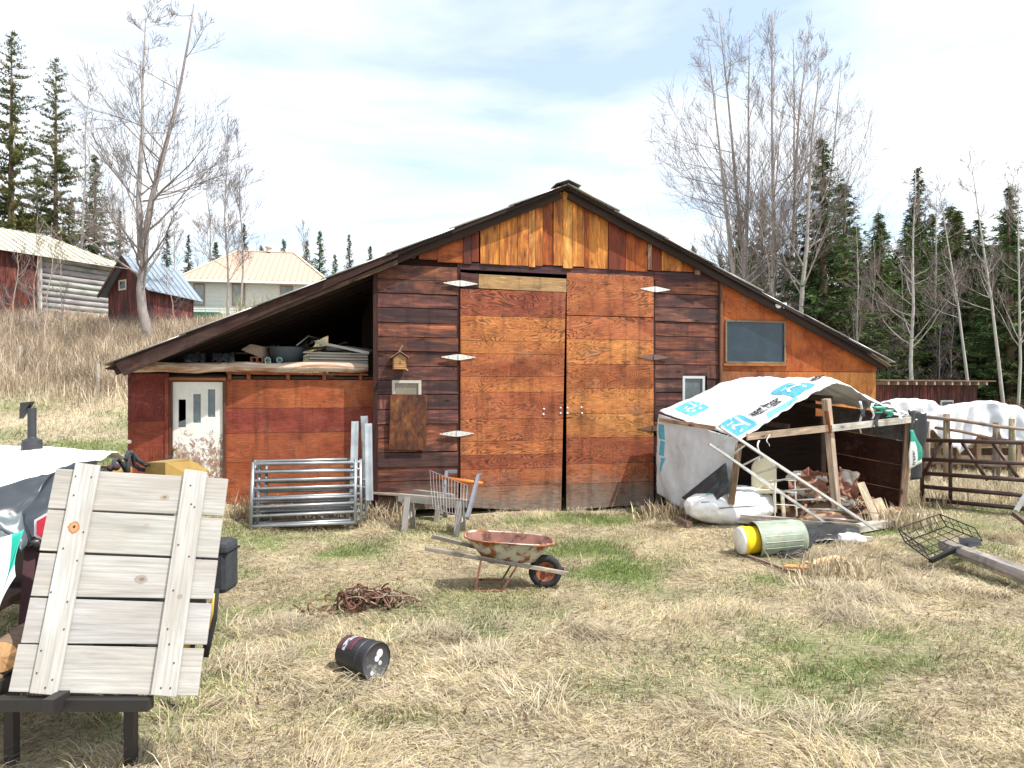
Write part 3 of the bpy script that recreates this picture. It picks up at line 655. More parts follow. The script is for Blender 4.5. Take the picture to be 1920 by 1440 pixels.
# roof
def roof_side(s, uE, name):
    r=bpy.data.objects.new(name,None); C.objects.link(r); r.parent=barn
    y0,y1=-.27,D+.3; Lr=abs(uE-RU); n=7
    dk=MB(); ds=[RU+s*Lr*k/30 for k in range(31)]
    for k in range(0,30):     # skip sheathing boards
        a,b=ds[k],ds[k]+(ds[k+1]-ds[k])*.985; yy=y0+.08+R(-.03,.03)
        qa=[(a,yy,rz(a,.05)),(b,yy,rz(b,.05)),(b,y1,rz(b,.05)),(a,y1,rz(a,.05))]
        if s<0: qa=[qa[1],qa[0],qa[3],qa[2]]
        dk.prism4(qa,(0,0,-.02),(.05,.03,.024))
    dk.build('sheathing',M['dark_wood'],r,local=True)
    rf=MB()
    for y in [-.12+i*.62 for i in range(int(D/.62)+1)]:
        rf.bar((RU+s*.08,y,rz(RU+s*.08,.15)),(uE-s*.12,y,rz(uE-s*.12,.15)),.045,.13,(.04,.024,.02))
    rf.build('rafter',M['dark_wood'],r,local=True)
    mt=MB(); nu=n; pit=.076
    for c in range(nu):
        a=RU+s*Lr*c/nu-s*(.09 if c else 0); b=RU+s*Lr*(c+1)/nu; jit=R(-.05,.05); dz=.012*(c%2)
        ly=[y0+jit+pit*k/4*1.0 for k in range(int((y1-y0)/pit*4))]
        i0=len(mt.v); lift=R(0,.012)
        for yy in ly:
            w=.011*math.sin((yy-y0)*2*math.pi/pit)
            for (u,e) in ((a,.0),(b,lift+.016)):
                zt_=rz(u,.0)+w+e-.012; mt.v.append(V((u,yy,zt_)))
        tn=random.choice([(.50,.50,.50),(.36,.35,.34),(.58,.59,.60),(.42,.40,.38)])
        for k in range(len(ly)-1):
            p=i0+2*k; f=(p,p+1,p+3,p+2) if s>0 else (p+1,p,p+2,p+3)
            mt.face(f,[(0,0),(1,0),(1,.02),(0,.02)],tn)
    mt.build('metal_sheet',M['roof'],r,local=True,solid=.014,smooth=True)
    return r
uEL,uER=-6.68,8.20
rl=roof_side(-1,uEL,'roof_slope'); rr_=roof_side(1,uER,'roof_slope')
m=MB(); a,b=uEL+.18,-2.1
m.prism4([(a+.10,-.235,rz(a,.22)-.03),(b,-.235,rz(b,.12)),(b,-.235,rz(b,.04)),(a-.06,-.235,rz(a,.02))],(0,.035,0),(.036,.015,.014)); m.build('rake_board',M['old_wood'],rl,local=True)
m=MB(); m.prism4([(uEL+.9,-.17,rz(uEL+.9,.265)),(b,-.17,rz(b,.24)),(b,-.17,rz(b,.16)),(uEL+.9,-.17,rz(uEL+.9,.185))],(0,.04,0),(.085,.055,.042)); m.build('rake_batten',M['old_wood'],rl,local=True)
m=MB(); b=RU-.05; a=-2.1
m.prism4([(a,-.235,rz(a,.09)),(b,-.235,rz(b,.09)),(b,-.235,rz(b,.04)),(a,-.235,rz(a,.04))],(0,.03,0),(.025,.016,.014)); m.build('rake_board',M['dark_wood'],rl,local=True)
m=MB(); b=uER-.4; a=RU+.05
m.prism4([(a,-.235,rz(a,.09)),(b,-.235,rz(b,.09)),(b,-.235,rz(b,.03)),(a,-.235,rz(a,.03))],(0,.03,0),(.03,.02,.018))
m.build('rake_board',M['dark_wood'],rr_,local=True)
m=MB()
for k in range(9): u=uER-.1-.33*R(.5,1.2)*0; y=-.23+k*.07; m.bar((uER-.55,y,rz(uER-.55,.06)),(uER+R(-.1,.12),y,rz(uER,.06)+R(-.03,.02)),.06,.02,(.30,.25,.2))
m.build('eave_boards',M['old_wood'],rr_,local=True)
m=MB(); b0=len(m.v)
for s in (-1,1):
    qa=[(RU,-.36,RZ+.045),(RU+s*.24,-.38,RZ-.06+R(-.02,.02)),(RU+s*.24,D+.3,RZ-.06),(RU,D+.3,RZ+.045)]
    if s>0: qa=qa
    m.prism4(qa,(0,0,-.012),(.34,.33,.32))
m.build('ridge_cap',M['roof'],barn,local=True)
def hipribs(m,a,b,c,d,n,t):
    """standing seams square to the eave a-b, cut by the hips a-d and b-c"""
    e=(b-a); W=e.length; e=e/W; up=(d-a)-e*((d-a).dot(e)); xd=(d-a).dot(e); xc=(c-a).dot(e)
    for i in range(1,n):
        x=W*i/n; k=1.0
        if xd>0 and x<xd: k=x/xd
        if xc<W and x>xc: k=min(k,(W-x)/(W-xc))
        p=a+e*x; q=p+up*k; m.bar(p+V((0,0,.02)),q+V((0,0,.02)),.05,.06,(t[0]*.82,t[1]*.82,t[2]*.82))
# ================================================================ background buildings
def quad(m,a,b,c,d,t,th=.1,col=(1,1,1)):
    a,b,c,d=[V(p) for p in (a,b,c,d)]; n=(b-a).cross(d-a).normalized(); m.prism4([a,b,c,d],-n*th,col)
# long shed with pale metal roof (left, on the hill)
def lift(p,z): p=V(p); p.z=z; return p
A_=P(-160,580,29.5); B_=P(105,580,33.0); C_=P(236,577,37.5); zb_=5.4; ze=9.15
dirn=(C_-A_); dirn.z=0; dirn.normalize(); bk=V((-dirn.y,dirn.x,0))
A_=lift(A_,zb_); C_=lift(C_,zb_); B_=A_+dirn*((B_-A_).dot(dirn)); B_.z=zb_
o=thing('shed','long shed on the hill with dark red wall, grey log end and cream metal roof','shed',A_)
m=MB(); ws=10
for i in range(ws):
    a=A_+dirn*((B_-A_).length*i/ws); b=A_+dirn*((B_-A_).length*(i+1)/ws-.02); m.prism4([a,b,lift(b,ze),lift(a,ze)],bk*.1,j((.10,.026,.017),.25))
m.build('red_wall',M['siding'],o)
m=MB(); hh=(ze-zb_)/13
for i in range(13):
    z=zb_+hh*(i+.5); m.tube([lift(B_+bk*.12,z),lift((B_+C_)/2+bk*.12,z+R(-.02,.02)),lift(C_+bk*.12,z)],hh*.53,8,j((.40,.39,.38),.15))
m.build('log_wall',M['logwall'],o,smooth=True)
m=MB(); m.bar(lift(B_-bk*.03,zb_),lift(B_-bk*.03,ze),.14,.14,(.5,.48,.45)); m.build('corner_post',M['old_wood'],o)
m=MB(); w=7.0
quad(m,lift(A_+bk*w,zb_),lift(C_+bk*w,zb_),lift(C_+bk*w,ze),lift(A_+bk*w,ze),0,.1,(.2,.05,.03)); quad(m,lift(C_+bk*.1,zb_),lift(C_+bk*w,zb_),lift(C_+bk*w,ze),lift(C_+bk*.1,ze),0,.1,(.5,.48,.45))
quad(m,lift(A_+bk*.1,zb_),lift(A_+bk*w,zb_),lift(A_+bk*w,ze),lift(A_+bk*.1,ze),0,.1,(.2,.05,.03)); m.build('back_walls',M['siding'],o)
rd=1.7; Ar=lift(A_+bk*w/2,ze+rd); Cr=lift(C_+bk*w/2-dirn*2.2,ze+rd)
Ae=lift(A_-bk*.45,ze-.12); Ce=lift(C_-bk*.45+dirn*.4,ze-.12); Af=lift(A_+bk*(w+.4),ze-.12); Cf=lift(C_+bk*(w+.4)+dirn*.4,ze-.12)
m=MB(); nn=26
def rib(m,a,b,c,d,n,t):   # a-b eave, c-d ridge (c above b)
    for i in range(n):
        k0,k1=i/n,(i+1)/n
        quad(m,a.lerp(b,k0),a.lerp(b,k1),d.lerp(c,k1),d.lerp(c,k0),0,.03,j(t,.035))
        q0=a.lerp(b,k0)+V((0,0,.03)); q1=d.lerp(c,k0)+V((0,0,.03)); m.bar(q0,q1,.03,.03,t)
cc_=(.52,.50,.40); m.prism4([Ae,Ce,Cr,Ar],V((0,0,-.03)),cc_); hipribs(m,Ae,Ce,Cr,Ar,nn,cc_); m.prism4([Ce,Cf,Cr,Cr],V((0,0,-.03)),(.5,.47,.33)); rib(m,Cf,Af,Ar,Cr,nn,(.5,.47,.33))
m.build('metal_roof',M['paint'],o)
# small red shed with blue-grey metal roof
c=P(277,612,28.2); l=P(203,600,29.6); r=P(363,600,31.2); zb_=5.0; ze=8.05
c,l,r=[lift(p,zb_) for p in (c,l,r)]; r4=r+(l-c)
ap=lift((c+l)/2,ze+.9+ .45); apb=lift((r+r4)/2,ze+.9+.45)
ap=lift((c+l)/2,P(235,486,28.9).z); apb=lift((r+r4)/2,ap.z)
zec=P(277,542,28.2).z
o=thing('shed','small dark red shed with blue grey metal roof and tiny square window on the hill','shed',c)
m=MB(); n1=(l-c).normalized(); n2=(r-c).normalized()
def strips(m,a,b,zt0,zt1,n,inn,t):
    for i in range(n):
        p=a.lerp(b,i/n); q=a.lerp(b,(i+1)/n-.004); m.prism4([p,q,lift(q,zt0+(zt1-zt0)*(i+1)/n),lift(p,zt0+(zt1-zt0)*i/n)],inn*.06,j(t,.2))
mid=lift((l+c)/2,zb_)
strips(m,l,mid,zec,ap.z,5,n2,(.095,.025,.020)); strips(m,mid,c,ap.z,zec,5,n2,(.095,.025,.020)); strips(m,c,r,zec,zec,10,n1,(.13,.042,.036)); strips(m,r,r4,zec,zec,5,-n2,(.13,.03,.02)); strips(m,r4,l,zec,zec,8,-n1,(.13,.03,.02))
m.build('wall',M['siding'],o)
m=MB(); ov=.35
ea=lift(c-n1*ov-n2*ov,zec-.1); eb=lift(r-n1*ov+n2*ov,zec-.1); ra=ap-n2*ov+V((0,0,.1)); rb=apb+n2*ov+V((0,0,.1)); ea2=lift(l+n1*ov-n2*ov,zec-.1); eb2=lift(r4+n1*ov+n2*ov,zec-.1)
rib(m,ea,eb,rb,ra,9,(.25,.30,.35)); rib(m,eb2,ea2,ra,rb,9,(.25,.30,.35)); m.build('metal_roof',M['paint'],o)
m=MB(); m.bar(ea-V((0,0,.06)),ra-V((0,0,.06)),.04,.12,(.08,.04,.035)); m.bar(ea2-V((0,0,.06)),ra-V((0,0,.06)),.04,.12,(.08,.04,.035)); m.build('rake_trim',M['dark_wood'],o)
wc=P(228.5,534.5,29.05)-n2*.1+V((0,0,0)); w_=MB()
k=(wc-l).dot(-n1); wp=l-n1*k; 
w_.prism4([lift(wp+n1*.28,wc.z-.22)-n2*.04,lift(wp-n1*.28,wc.z-.22)-n2*.04,lift(wp-n1*.28,wc.z+.22)-n2*.04,lift(wp+n1*.28,wc.z+.22)-n2*.04],n2*.03,(.45,.38,.3)); wo=w_.build('window',M['paint'],o)
w_=MB(); w_.prism4([lift(wp+n1*.19,wc.z-.15)-n2*.045,lift(wp-n1*.19,wc.z-.15)-n2*.045,lift(wp-n1*.19,wc.z+.15)-n2*.045,lift(wp+n1*.19,wc.z+.15)-n2*.045],n2*.01,(.02,.02,.025)); w_.build('pane',M['glass'],wo)
# house with peach hip roof
Yh=44; a=P(352,600,Yh); b=P(604,600,Yh+1.5); zb_=5.2; a,b=lift(a,zb_),lift(b,zb_); ze=P(480,523,Yh).z; dr_=(b-a).normalized(); bk=V((-dr_.y,dr_.x,0)); w=7.5
o=thing('house','white sided house with peach ribbed metal hip roof behind the red shed','house',a)
m=MB(); h=(ze-zb_)/16
for i in range(16):
    z0=zb_+h*i
    for (p,q,n_) in ((a,b,bk),(b,b+bk*w,-dr_),(b+bk*w,a+bk*w,-bk),(a+bk*w,a,dr_)): m.prism4([lift(p,z0)-n_*.02,lift(q,z0)-n_*.02,lift(q,z0+h),lift(p,z0+h)],n_*.05,(.62,.64,.62))
m.build('wall',M['paint'],o)
zr=P(470,469,Yh+3.7).z; e=.55
E=[lift(p,ze-.05) for p in (a-dr_*e-bk*e,b+dr_*e-bk*e,b+dr_*e+bk*(w+e),a-dr_*e+bk*(w+e))]
r0=lift(a+dr_*2.3+bk*w/2,zr); r1=lift(b-dr_*2.3+bk*w/2,zr)
m=MB(); pc=(.50,.36,.275)
m.prism4([E[0],E[1],r1,r0],V((0,0,-.03)),pc); m.prism4([E[2],E[3],r0,r1],V((0,0,-.03)),pc)
m.prism4([E[1],E[2],r1,r1],V((0,0,-.03)),pc); m.prism4([E[3],E[0],r0,r0],V((0,0,-.03)),pc)
hipribs(m,E[0],E[1],r1,r0,26,pc); hipribs(m,E[1],E[2],r1,r1,22,pc); hipribs(m,E[2],E[3],r0,r1,26,pc)
m.build('metal_roof',M['paint'],o)
m=MB()
for i in range(4): m.bar(E[i]+V((0,0,-.1)),E[(i+1)%4]+V((0,0,-.1)),.1,.16,(.78,.76,.70))
for p,q in ((E[0],r0),(E[1],r1),(r0,r1)): m.bar(p+V((0,0,.05)),q+V((0,0,.05)),.14,.05,(.72,.58,.45))
m.build('roof_trim',M['paint'],o)
m=MB(); v_=r0.lerp(r1,.55); m.lathe(v_,(0,0,1),[(0,.18),(.3,.18),(.3,.26),(.42,.26),(.5,0)],10,(.6,.55,.5)); m.build('roof_vent',M['metal_paint'],o)
def hwin(px0,px1,py0,py1):
    k0=(P(px0,0,Yh)-a).dot(dr_); k1=(P(px1,0,Yh)-a).dot(dr_); z1=P(0,py0,Yh).z; z0=P(0,py1,Yh).z
    p=lift(a+dr_*k0,0)-bk*.06; q=lift(a+dr_*k1,0)-bk*.06
    m=MB(); m.prism4([lift(p,z0),lift(q,z0),lift(q,z1),lift(p,z1)],bk*.06,(.30,.2,.17)); w_=m.build('window',M['paint'],o)
    m=MB(); f=.09; p+=dr_*f-bk*.01; q-=dr_*f+bk*.01; m.prism4([lift(p,z0+f),lift(q,z0+f),lift(q,z1-f),lift(p,z1-f)],bk*.02,(.22,.26,.26)); m.build('pane',M['glass'],w_)
hwin(362,383,531,573); hwin(432,456,529,572); hwin(520,545,531,570)
m=MB(); p=lift(a-dr_*.3-bk*1.2,5.2); q=lift(a+dr_*2.2-bk*1.2,5.2); m.prism4([p,q,lift(q,P(0,588,Yh).z),lift(p,P(0,588,Yh).z)],bk*1.1,(.03,.11,.06)); m.build('green_skirting',M['paint'],o)
# low shed at the right
a=P(1640,760,24.0); b=P(1832,760,25.5); zb_=.1; a,b=lift(a,zb_),lift(b,zb_); zt_=P(1740,722,24.7).z; dr_=(b-a).normalized(); bk=V((-dr_.y,dr_.x,0))
o=thing('shed','low dark red shed with flat roof at the forest edge behind the white covered stack','shed',a)
m=MB(); strips(m,a,b,zt_,zt_,14,bk,(.10,.03,.024)); strips(m,b,b+bk*4,zt_,zt_+.1,8,-dr_,(.12,.035,.028)); strips(m,b+bk*4,a+bk*4,zt_,zt_,8,-bk,(.1,.03,.02)); strips(m,a+bk*4,a,zt_,zt_,8,dr_,(.1,.03,.02)); m.build('wall',M['siding'],o)
m=MB(); m.prism4([lift(a-bk*.5-dr_*.3,zt_+.17),lift(b-bk*.5+dr_*.3,zt_+.17),lift(b+bk*4.3+dr_*.3,zt_+.3),lift(a+bk*4.3-dr_*.3,zt_+.3)],V((0,0,-.04)),(.22,.13,.10)); m.build('roof',M['roof'],o)
m=MB()
for i in range(12): p=lift(a.lerp(b,(i+.3)/11.6),zt_+.06); m.bar(p-bk*.48,p+bk*.1,.07,.12,(.36,.30,.26))
m.build('rafter_tails',M['old_wood'],o)
m=MB(); p=lift(a.lerp(b,.62),zb_+1.2)-bk*.05; m.prism4([p,p+dr_*.62,p+dr_*.62+V((0,0,.75)),p+V((0,0,.75))],bk*.04,(.6,.6,.58)); w_=m.build('window',M['paint'],o)
m=MB(); p=p+dr_*.06-bk*.01+V((0,0,.06)); m.prism4([p,p+dr_*.5,p+dr_*.5+V((0,0,.63)),p+V((0,0,.63))],bk*.02,(.05,.06,.08)); m.build('pane',M['glass'],w_)
# ================================================================ trees
def tri_mesh(name, tris, cols, mat, parent):
    n=len(tris); return np_mesh(name,tris.reshape(-1,3),np.arange(n*3),np.full(n,3),mat,np.repeat(cols,3,0),False,parent)
def conifer(h, r, seed, dens=1.0, col=(.045,.075,.03), bare=.08, ragged=.25, pine=False):
    rg=np.random.default_rng(seed); root=bpy.data.objects.new('conifer_tree',None); C.objects.link(root)
    m=MB(); m.tube([(0,0,-.4),(R(-.05,.05),R(-.05,.05),h*.5),(0,0,h)],[h*.016,h*.009,.015],7,(.16,.11,.08))
    nb=int((230 if not pine else 230)*dens); T=[];K=[]
    for i in range(nb):
        t=bare+(1-bare)*(i+rg.random())/nb
        if pine and rg.random()<.25: continue
        z=h*t; az=rg.uniform(0,6.28); Lb=r*(1-t)**(.95 if not pine else .5)*rg.uniform(1-ragged*1.7,1+ragged*.6)*(min(1,.55+t*3))+.05
        droop=rg.uniform(.1,.45)*(1.15-t); rise=.35*t
        ns=max(3,int(Lb*8)); s=(np.arange(ns)+rg.random(ns))/ns; s=.12+.88*s
        d=np.array([math.cos(az),math.sin(az)]); cx=d[0]*Lb*s; cy=d[1]*Lb*s; cz=z+Lb*s*(rise-droop)+.15*Lb*s*s
        rep=6 if not pine else 9
        cx,cy,cz,s2=[np.repeat(a_,rep) for a_ in (cx,cy,cz,s)]; k=len(cx)
        a2=az+rg.normal(0,.85,k) if not pine else rg.uniform(0,6.28,k); ll=rg.uniform(.12,.34,k)*(1.1-.35*s2)*(.5+.6*(1-t)); el=rg.normal(-.35 if not pine else .5,.35,k)
        c=np.stack([cx+rg.normal(0,.04,k),cy+rg.normal(0,.04,k),cz+rg.normal(0,.04,k)],-1)
        dv=np.stack([np.cos(a2)*np.cos(el),np.sin(a2)*np.cos(el),np.sin(el)],-1)
        sd=np.cross(dv,rg.normal(0,1,(k,3))); sd/=np.linalg.norm(sd,axis=1)[:,None]+1e-6
        wd=ll*rg.uniform(.14,.26,k)
        T.append(np.stack([c-sd*wd[:,None],c+sd*wd[:,None],c+dv*ll[:,None]],1))
        base=np.array(col)*1.45*rg.uniform(.6,1.35)*np.array([1+rg.uniform(-.1,.35),1,1-rg.uniform(0,.2)])
        K.append(base[None]*rg.uniform(.6,1.4,k)[:,None])
        if rg.random()<.35: m.tube([(0,0,z),(d[0]*Lb*.7,d[1]*Lb*.7,z+Lb*.7*(rise-droop))],[.02,.008],3,(.13,.09,.07),cap=False)
    m.build('trunk',M['bark'],root,smooth=True,local=True)
    tri_mesh('crown',np.concatenate(T),np.concatenate(K),M['leaf'],root)
    return root
def bare_tree(h, seed, lean=(0,0), bark=(.55,.52,.47), spread=.55, fork=.35, r0=.12, twigs=1.0, trunkpts=None, start=.3, updir=.35, nl=26, name='bare_tree', gt=(.20,.165,.155)):
    rg=random.Random(seed); root=bpy.data.objects.new(name,None); C.objects.link(root); tr=MB(); br=MB()
    def grow(p,d,Ln,r,lev,mb):
        n=5 if lev<2 else (4 if lev==2 else 3); pts=[p]; rad=[r]; dd=d.copy()
        for i in range(n):
            dd=(dd+V((rg.gauss(0,.10),rg.gauss(0,.10),rg.gauss(.12*updir+.03,.08)))).normalized()
            pts.append(pts[-1]+dd*Ln/n); rad.append(max(r*(1-(i+1)/n*.85),.005))
        mb.tube(pts,rad,5 if lev<=1 else 3,bark if lev<=1 else gt,cap=False)
        if lev>=4: return
        k=int({1:8,2:5,3:2}.get(lev,4)*twigs*min(1,.35+Ln/1.2)+rg.random())
        for _ in range(k):
            t=rg.uniform(.12,.97); i=min(int(t*n),n-1); q=pts[i].lerp(pts[i+1],t*n-i); ang=rg.uniform(.35,.85)
            ax=(pts[i+1]-pts[i]).normalized(); pr=ax.cross(V((rg.gauss(0,1),rg.gauss(0,1),rg.gauss(0,1)))).normalized()
            grow(q,(ax*math.cos(ang)+pr*math.sin(ang)+V((0,0,.12))).normalized(),Ln*(1.05-.6*t)*rg.uniform(.4,.85),max(rad[i]*.45,.0065),lev+1,br)
    if trunkpts: pts=[V(p) for p in trunkpts]
    else:
        pts=[V((0,0,-.3))]; n=10; w=V((0,0,0))
        for i in range(n): w+=V((rg.gauss(0,.05),rg.gauss(0,.05),0)); pts.append(V((lean[0]*(i+1)/n+w.x,lean[1]*(i+1)/n+w.y,h*(i+1)/n)))
    n=len(pts)-1; rad=[r0*.8*(1-.90*(i/n)**.9) for i in range(n+1)]
    tr.tube(pts,rad,9,bark)
    for _ in range(nl):
        t=start+(1-start)*rg.random()**1.25; t=min(t,.97); i=int(t*n); q=pts[i].lerp(pts[i+1],t*n-i); az=rg.uniform(0,6.28); el=rg.uniform(.15,1.1)*(1.3 if rg.random()<fork else .8)
        el=min(el,1.2); d=V((math.cos(az)*math.cos(el),math.sin(az)*math.cos(el),math.sin(el)))
        grow(q,d,h*spread*(1.2-t)*rg.uniform(.4,1.0),max(rad[i]*.36,.011),1,tr if rg.random()<.5 else br)
    tr.build('trunk',M['aspen'],root,smooth=True,local=True); br.build('branches',M['aspen'],root,smooth=True,local=True)
    return root
GC='conifers of the dark wood behind the pipe gate'; GB_='thin bare saplings standing in the wood'
con=[conifer(12,2.3,1,1.3),conifer(10,1.9,2,1.1,(.05,.085,.03)),conifer(9,2.0,3,1.1,(.06,.085,.028),ragged=.35),conifer(12,1.7,4,1.2,(.035,.06,.03)),conifer(13,2.2,5,1.2,(.075,.095,.032),bare=.25,pine=True,ragged=.3)]
used=[False]*5
def place(arr,used,k,px,Y,top,label,cat,group,base=None,wid=1.0,hgt=None,rot=None):
    src=arr[k]; X=(px-960)/F*Y; z=gz(X,Y) if base is None else base
    h=CZ+(HZ-top)/F*Y - z; s=h/hgt
    o=src if not used[k] else dup(src)
    used[k]=True
    o.location=(X,Y,z); o.rotation_euler=(0,0,R(0,6.28) if rot is None else rot); o.scale=(s*wid,s*wid,s); o['label']=label; o['category']=cat
    if group: o['group']=group
    elif 'group' in o: del o['group']
    return o
HC=[12,10,9,12,13]
def cf(k,px,Y,top,label,group=None,wid=1.0): return place(con,used,k,px,Y,top,label,'tree',group,None,wid,HC[k])
cf(0,1543,31,262,'tallest dark spruce rising behind the right end of the barn roof',None,1.5)
cf(2,1582,34,345,'yellow green spruce leaning against the tallest dark spruce',None,1.6)
cf(1,1648,33,402,'pointed spruce with dense tip left of the white aspen trunk',None,1.35)
cf(3,1722,40,315,'slim tall conifer directly behind the forked white aspen',None,1.3)
cf(2,1795,38,398,'bushy conifer right of the slim tall conifer',None,1.3)
cf(0,1893,30,352,'large dark spruce at the right edge of the photo',None,1.5)
cf(1,1680,36,470,'shorter spruce between the pointed spruce and the forked aspen')
cf(0,1850,33,500,'low broad spruce just above the low shed roof',None,1.3)
cf(2,1385,42,395,'grey green conifer behind the leftmost cottonwood clump')
cf(4,1430,44,380,'loose pine among the tall bare cottonwoods')
cf(1,1300,90,462,'tiny far spruce tip poking above the right roof slope')
sd=random.Random(3)
for i in range(104):
    px=sd.uniform(1340,2050); Y=sd.uniform(34,60)
    top=sd.uniform(450,620) if px<1600 else sd.uniform(385,520)
    cf(sd.choice([0,1,2,3,0,1]),px,Y,top,'dark conifer packed in the wood on the right',GC,sd.uniform(1.35,2.0))
for px,top,Y,l in [(600,434,66,'pointed spruce standing alone behind the peach roofed house'),(655,440,70,'open spruce nearest the left barn roof line'),(694,462,80,'small spruce tip just above the barn roof'),(628,478,72,'low spruce between the two spruces right of the house'),
    (575,452,76,'low dark spruce touching the right end of the house roof'),(313,432,58,'grey spruce behind the blue grey shed roof'),(353,440,62,'grey spruce left of the peach roof'),(458,420,60,'olive spruce crown rising above the peach roof'),(532,450,84,'faint spruce over the right half of the peach roof'),(490,462,80,'faint low spruce behind the roof vent'),(405,455,70,'low spruce behind the left hip of the peach roof')]:
    cf(random.choice([1,2,3]),px,Y,top,l,None,1.1)
pn=[conifer(15,2.6,9,1.15,(.07,.085,.035),bare=.12,pine=True,ragged=.3)]; up=[False]
for px,top,Y,l,w in [(22,60,44,'tallest pine at the left edge above the cream roof',.9),(105,110,46,'open crowned pine behind the cream roofed shed',.8),(70,300,50,'shorter pine between the two tall pines',1.0),(-60,150,44,'pine cut by the left frame edge',1.0)]:
    place(pn,up,0,px,Y,top,l,'tree',None,None,w,15)
cf(1,178,48,292,'drooping spruce right of the open crowned pine',None,1.2)
cf(0,225,55,395,'low spruce above the end of the cream roof',None,1.0); cf(2,130,52,380,'bushy low conifer directly above the cream roof',None,1.3); cf(2,40,54,390,'bushy low conifer at the left end of the cream roof',None,1.4)
# bare trees, left
def at(o,px,py,Y,label,group=None,z=None,rot=None,sc=None,cat='tree'):
    X=(px-960)/F*Y; o.location=(X,Y,gz(X,Y) if z is None else z); tag(o,label,cat,group)
    if rot is not None: o.rotation_euler.z=rot
    if sc: o.scale=(sc,)*3
    return o
s=26/F
def tp(lst,Y,px0,py0): return [((a-px0)*Y/F, 0+.02*i, (py0-b)*Y/F) for i,(a,b) in enumerate(lst)]
t1=bare_tree(14,21,r0=.26,trunkpts=tp([(280,640),(276,600),(266,560),(262,520),(268,470),(270,420),(282,350),(296,290),(308,245),(322,190),(336,120),(350,40),(358,-20)],26,280,622),spread=.42,start=.28,nl=20,fork=.1,bark=(.26,.23,.22),updir=.5,name='bare_tree')
at(t1,280,0,26,'large leaning bare tree with thick trunk in front of the blue grey shed roof')
t2=bare_tree(13,22,r0=.17,trunkpts=tp([(265,470),(262,420),(259,350),(262,280),(266,215),(264,150),(268,60),(270,0)],26.3,265,622),spread=.35,start=.1,nl=16,fork=.3,bark=(.34,.31,.30),name='bare_tree')
at(t2,265,0,26.3,'slimmer straight bare trunk rising beside the large leaning tree')
thin=[bare_tree(10,31,r0=.085,spread=.30,fork=.8,start=.2,nl=26,twigs=.8,updir=.9,bark=(.32,.29,.27)),bare_tree(11,32,r0=.09,spread=.32,fork=.7,start=.25,nl=24,twigs=.8,updir=.8,bark=(.34,.31,.29)),bare_tree(6,33,r0=.055,spread=.38,fork=.7,start=.15,nl=14,twigs=.7,updir=.8,bark=(.38,.31,.27))]
ut=[False]*3; HT=[10,11,6]
def th(k,px,Y,top,label,group=None,wid=1.0): return place(thin,ut,k,px,Y,top,label,'tree',group,None,wid,HT[k])
th(0,428,36,215,'slender bare aspen in front of the left half of the peach roof'); th(1,452,37,240,'bare aspen with fine branches near the middle of the peach roof'); th(0,400,52,300,'faint bare tree behind the left end of the peach roof'); th(1,155,42,150,'straight bare aspen behind the grey log wall')
th(2,16,24.5,432,'thin pale sapling in front of the red wall at the left edge'); th(2,64,25,400,'pale sapling second from the left edge against the red wall'); th(2,80,24.6,415,'forked pale sapling in front of the red wall'); th(2,122,25.5,440,'thin sapling in front of the grey log wall')
th(0,228,40,260,'bare tree with grey twigs behind the end of the cream roof'); th(2,330,28,500,'twiggy bare shrub in front of the dark red shed side wall',None,1.5)
th(0,575,70,410,'faint bare twigs behind the right end of the house'); th(1,330,60,380,'faint bare tree right of the leaning tree')
# cottonwoods behind the barn, right
cw=[bare_tree(22,41,r0=.24,spread=.36,fork=.9,start=.28,nl=26,updir=1.0,bark=(.33,.30,.285),twigs=.9),bare_tree(22,42,r0=.22,lean=(-2.4,0),spread=.42,fork=.6,start=.22,nl=26,updir=.5,bark=(.31,.28,.27),twigs=.9),bare_tree(20,43,r0=.22,lean=(1.6,0),spread=.34,fork=.9,start=.3,nl=24,updir=1.0,bark=(.36,.33,.31),twigs=.9)]
uc=[False]*3; HW=[22,22,20]
def cwd(k,px,Y,top,label,rot=0,wid=1.0): return place(cw,uc,k,px,Y,top,label,'tree',None,None,wid,HW[k],rot)
cwd(1,1408,33,70,'leftmost tall cottonwood arching out to the left'); cwd(0,1400,34,60,'tall bare cottonwood second from the left of the clump',1.2); cwd(1,1425,35,30,'tall bare cottonwood bending left, third of the clump',.25)
cwd(0,1447,32,20,'straightest tall cottonwood in the middle of the clump',3.0); cwd(2,1455,33,60,'tall cottonwood leaning right from the middle of the clump'); cwd(0,1492,36,60,'slim cottonwood close to the dark spruce',4.2,.8)
cwd(2,1480,30,95,'light barked cottonwood leaning right across the tallest spruce',-.1); cwd(1,1512,34,130,'rightmost tall cottonwood of the clump',2.6,.8)
asp=[bare_tree(13,51,r0=.13,spread=.28,fork=.7,start=.35,nl=24,updir=.7,bark=(.42,.41,.38),twigs=.8),bare_tree(14,52,r0=.13,lean=(-2.2,0),spread=.26,fork=.6,start=.45,nl=22,updir=.7,bark=(.42,.41,.38),twigs=.8)]
ua=[False]*2; HA=[13,14]
def ap_(k,px,Y,top,label,rot=0,group=None,wid=1.0): return place(asp,ua,k,px,Y,top,label,'tree',group,None,wid,HA[k],rot)
ap_(0,1715,27,310,'white forked aspen trunk in front of the slim tall conifer',.5,None,1.15); ap_(1,1830,29,330,'leaning white aspen right of the forked aspen'); ap_(0,1612,28,400,'thin white aspen trunk right of the tallest spruce',2.2,None,.6); ap_(1,1892,26,290,'tall white leaning aspen in front of the right edge spruce',.1)
ap_(0,1905,26,300,'straight white aspen trunk at the right edge',4.0,None,.8); ap_(0,1760,36,330,'fine branched bare aspen top between two conifers',1.0); ap_(1,1850,40,330,'bare aspen with wide grey twigs left of the right edge spruce',1.6)
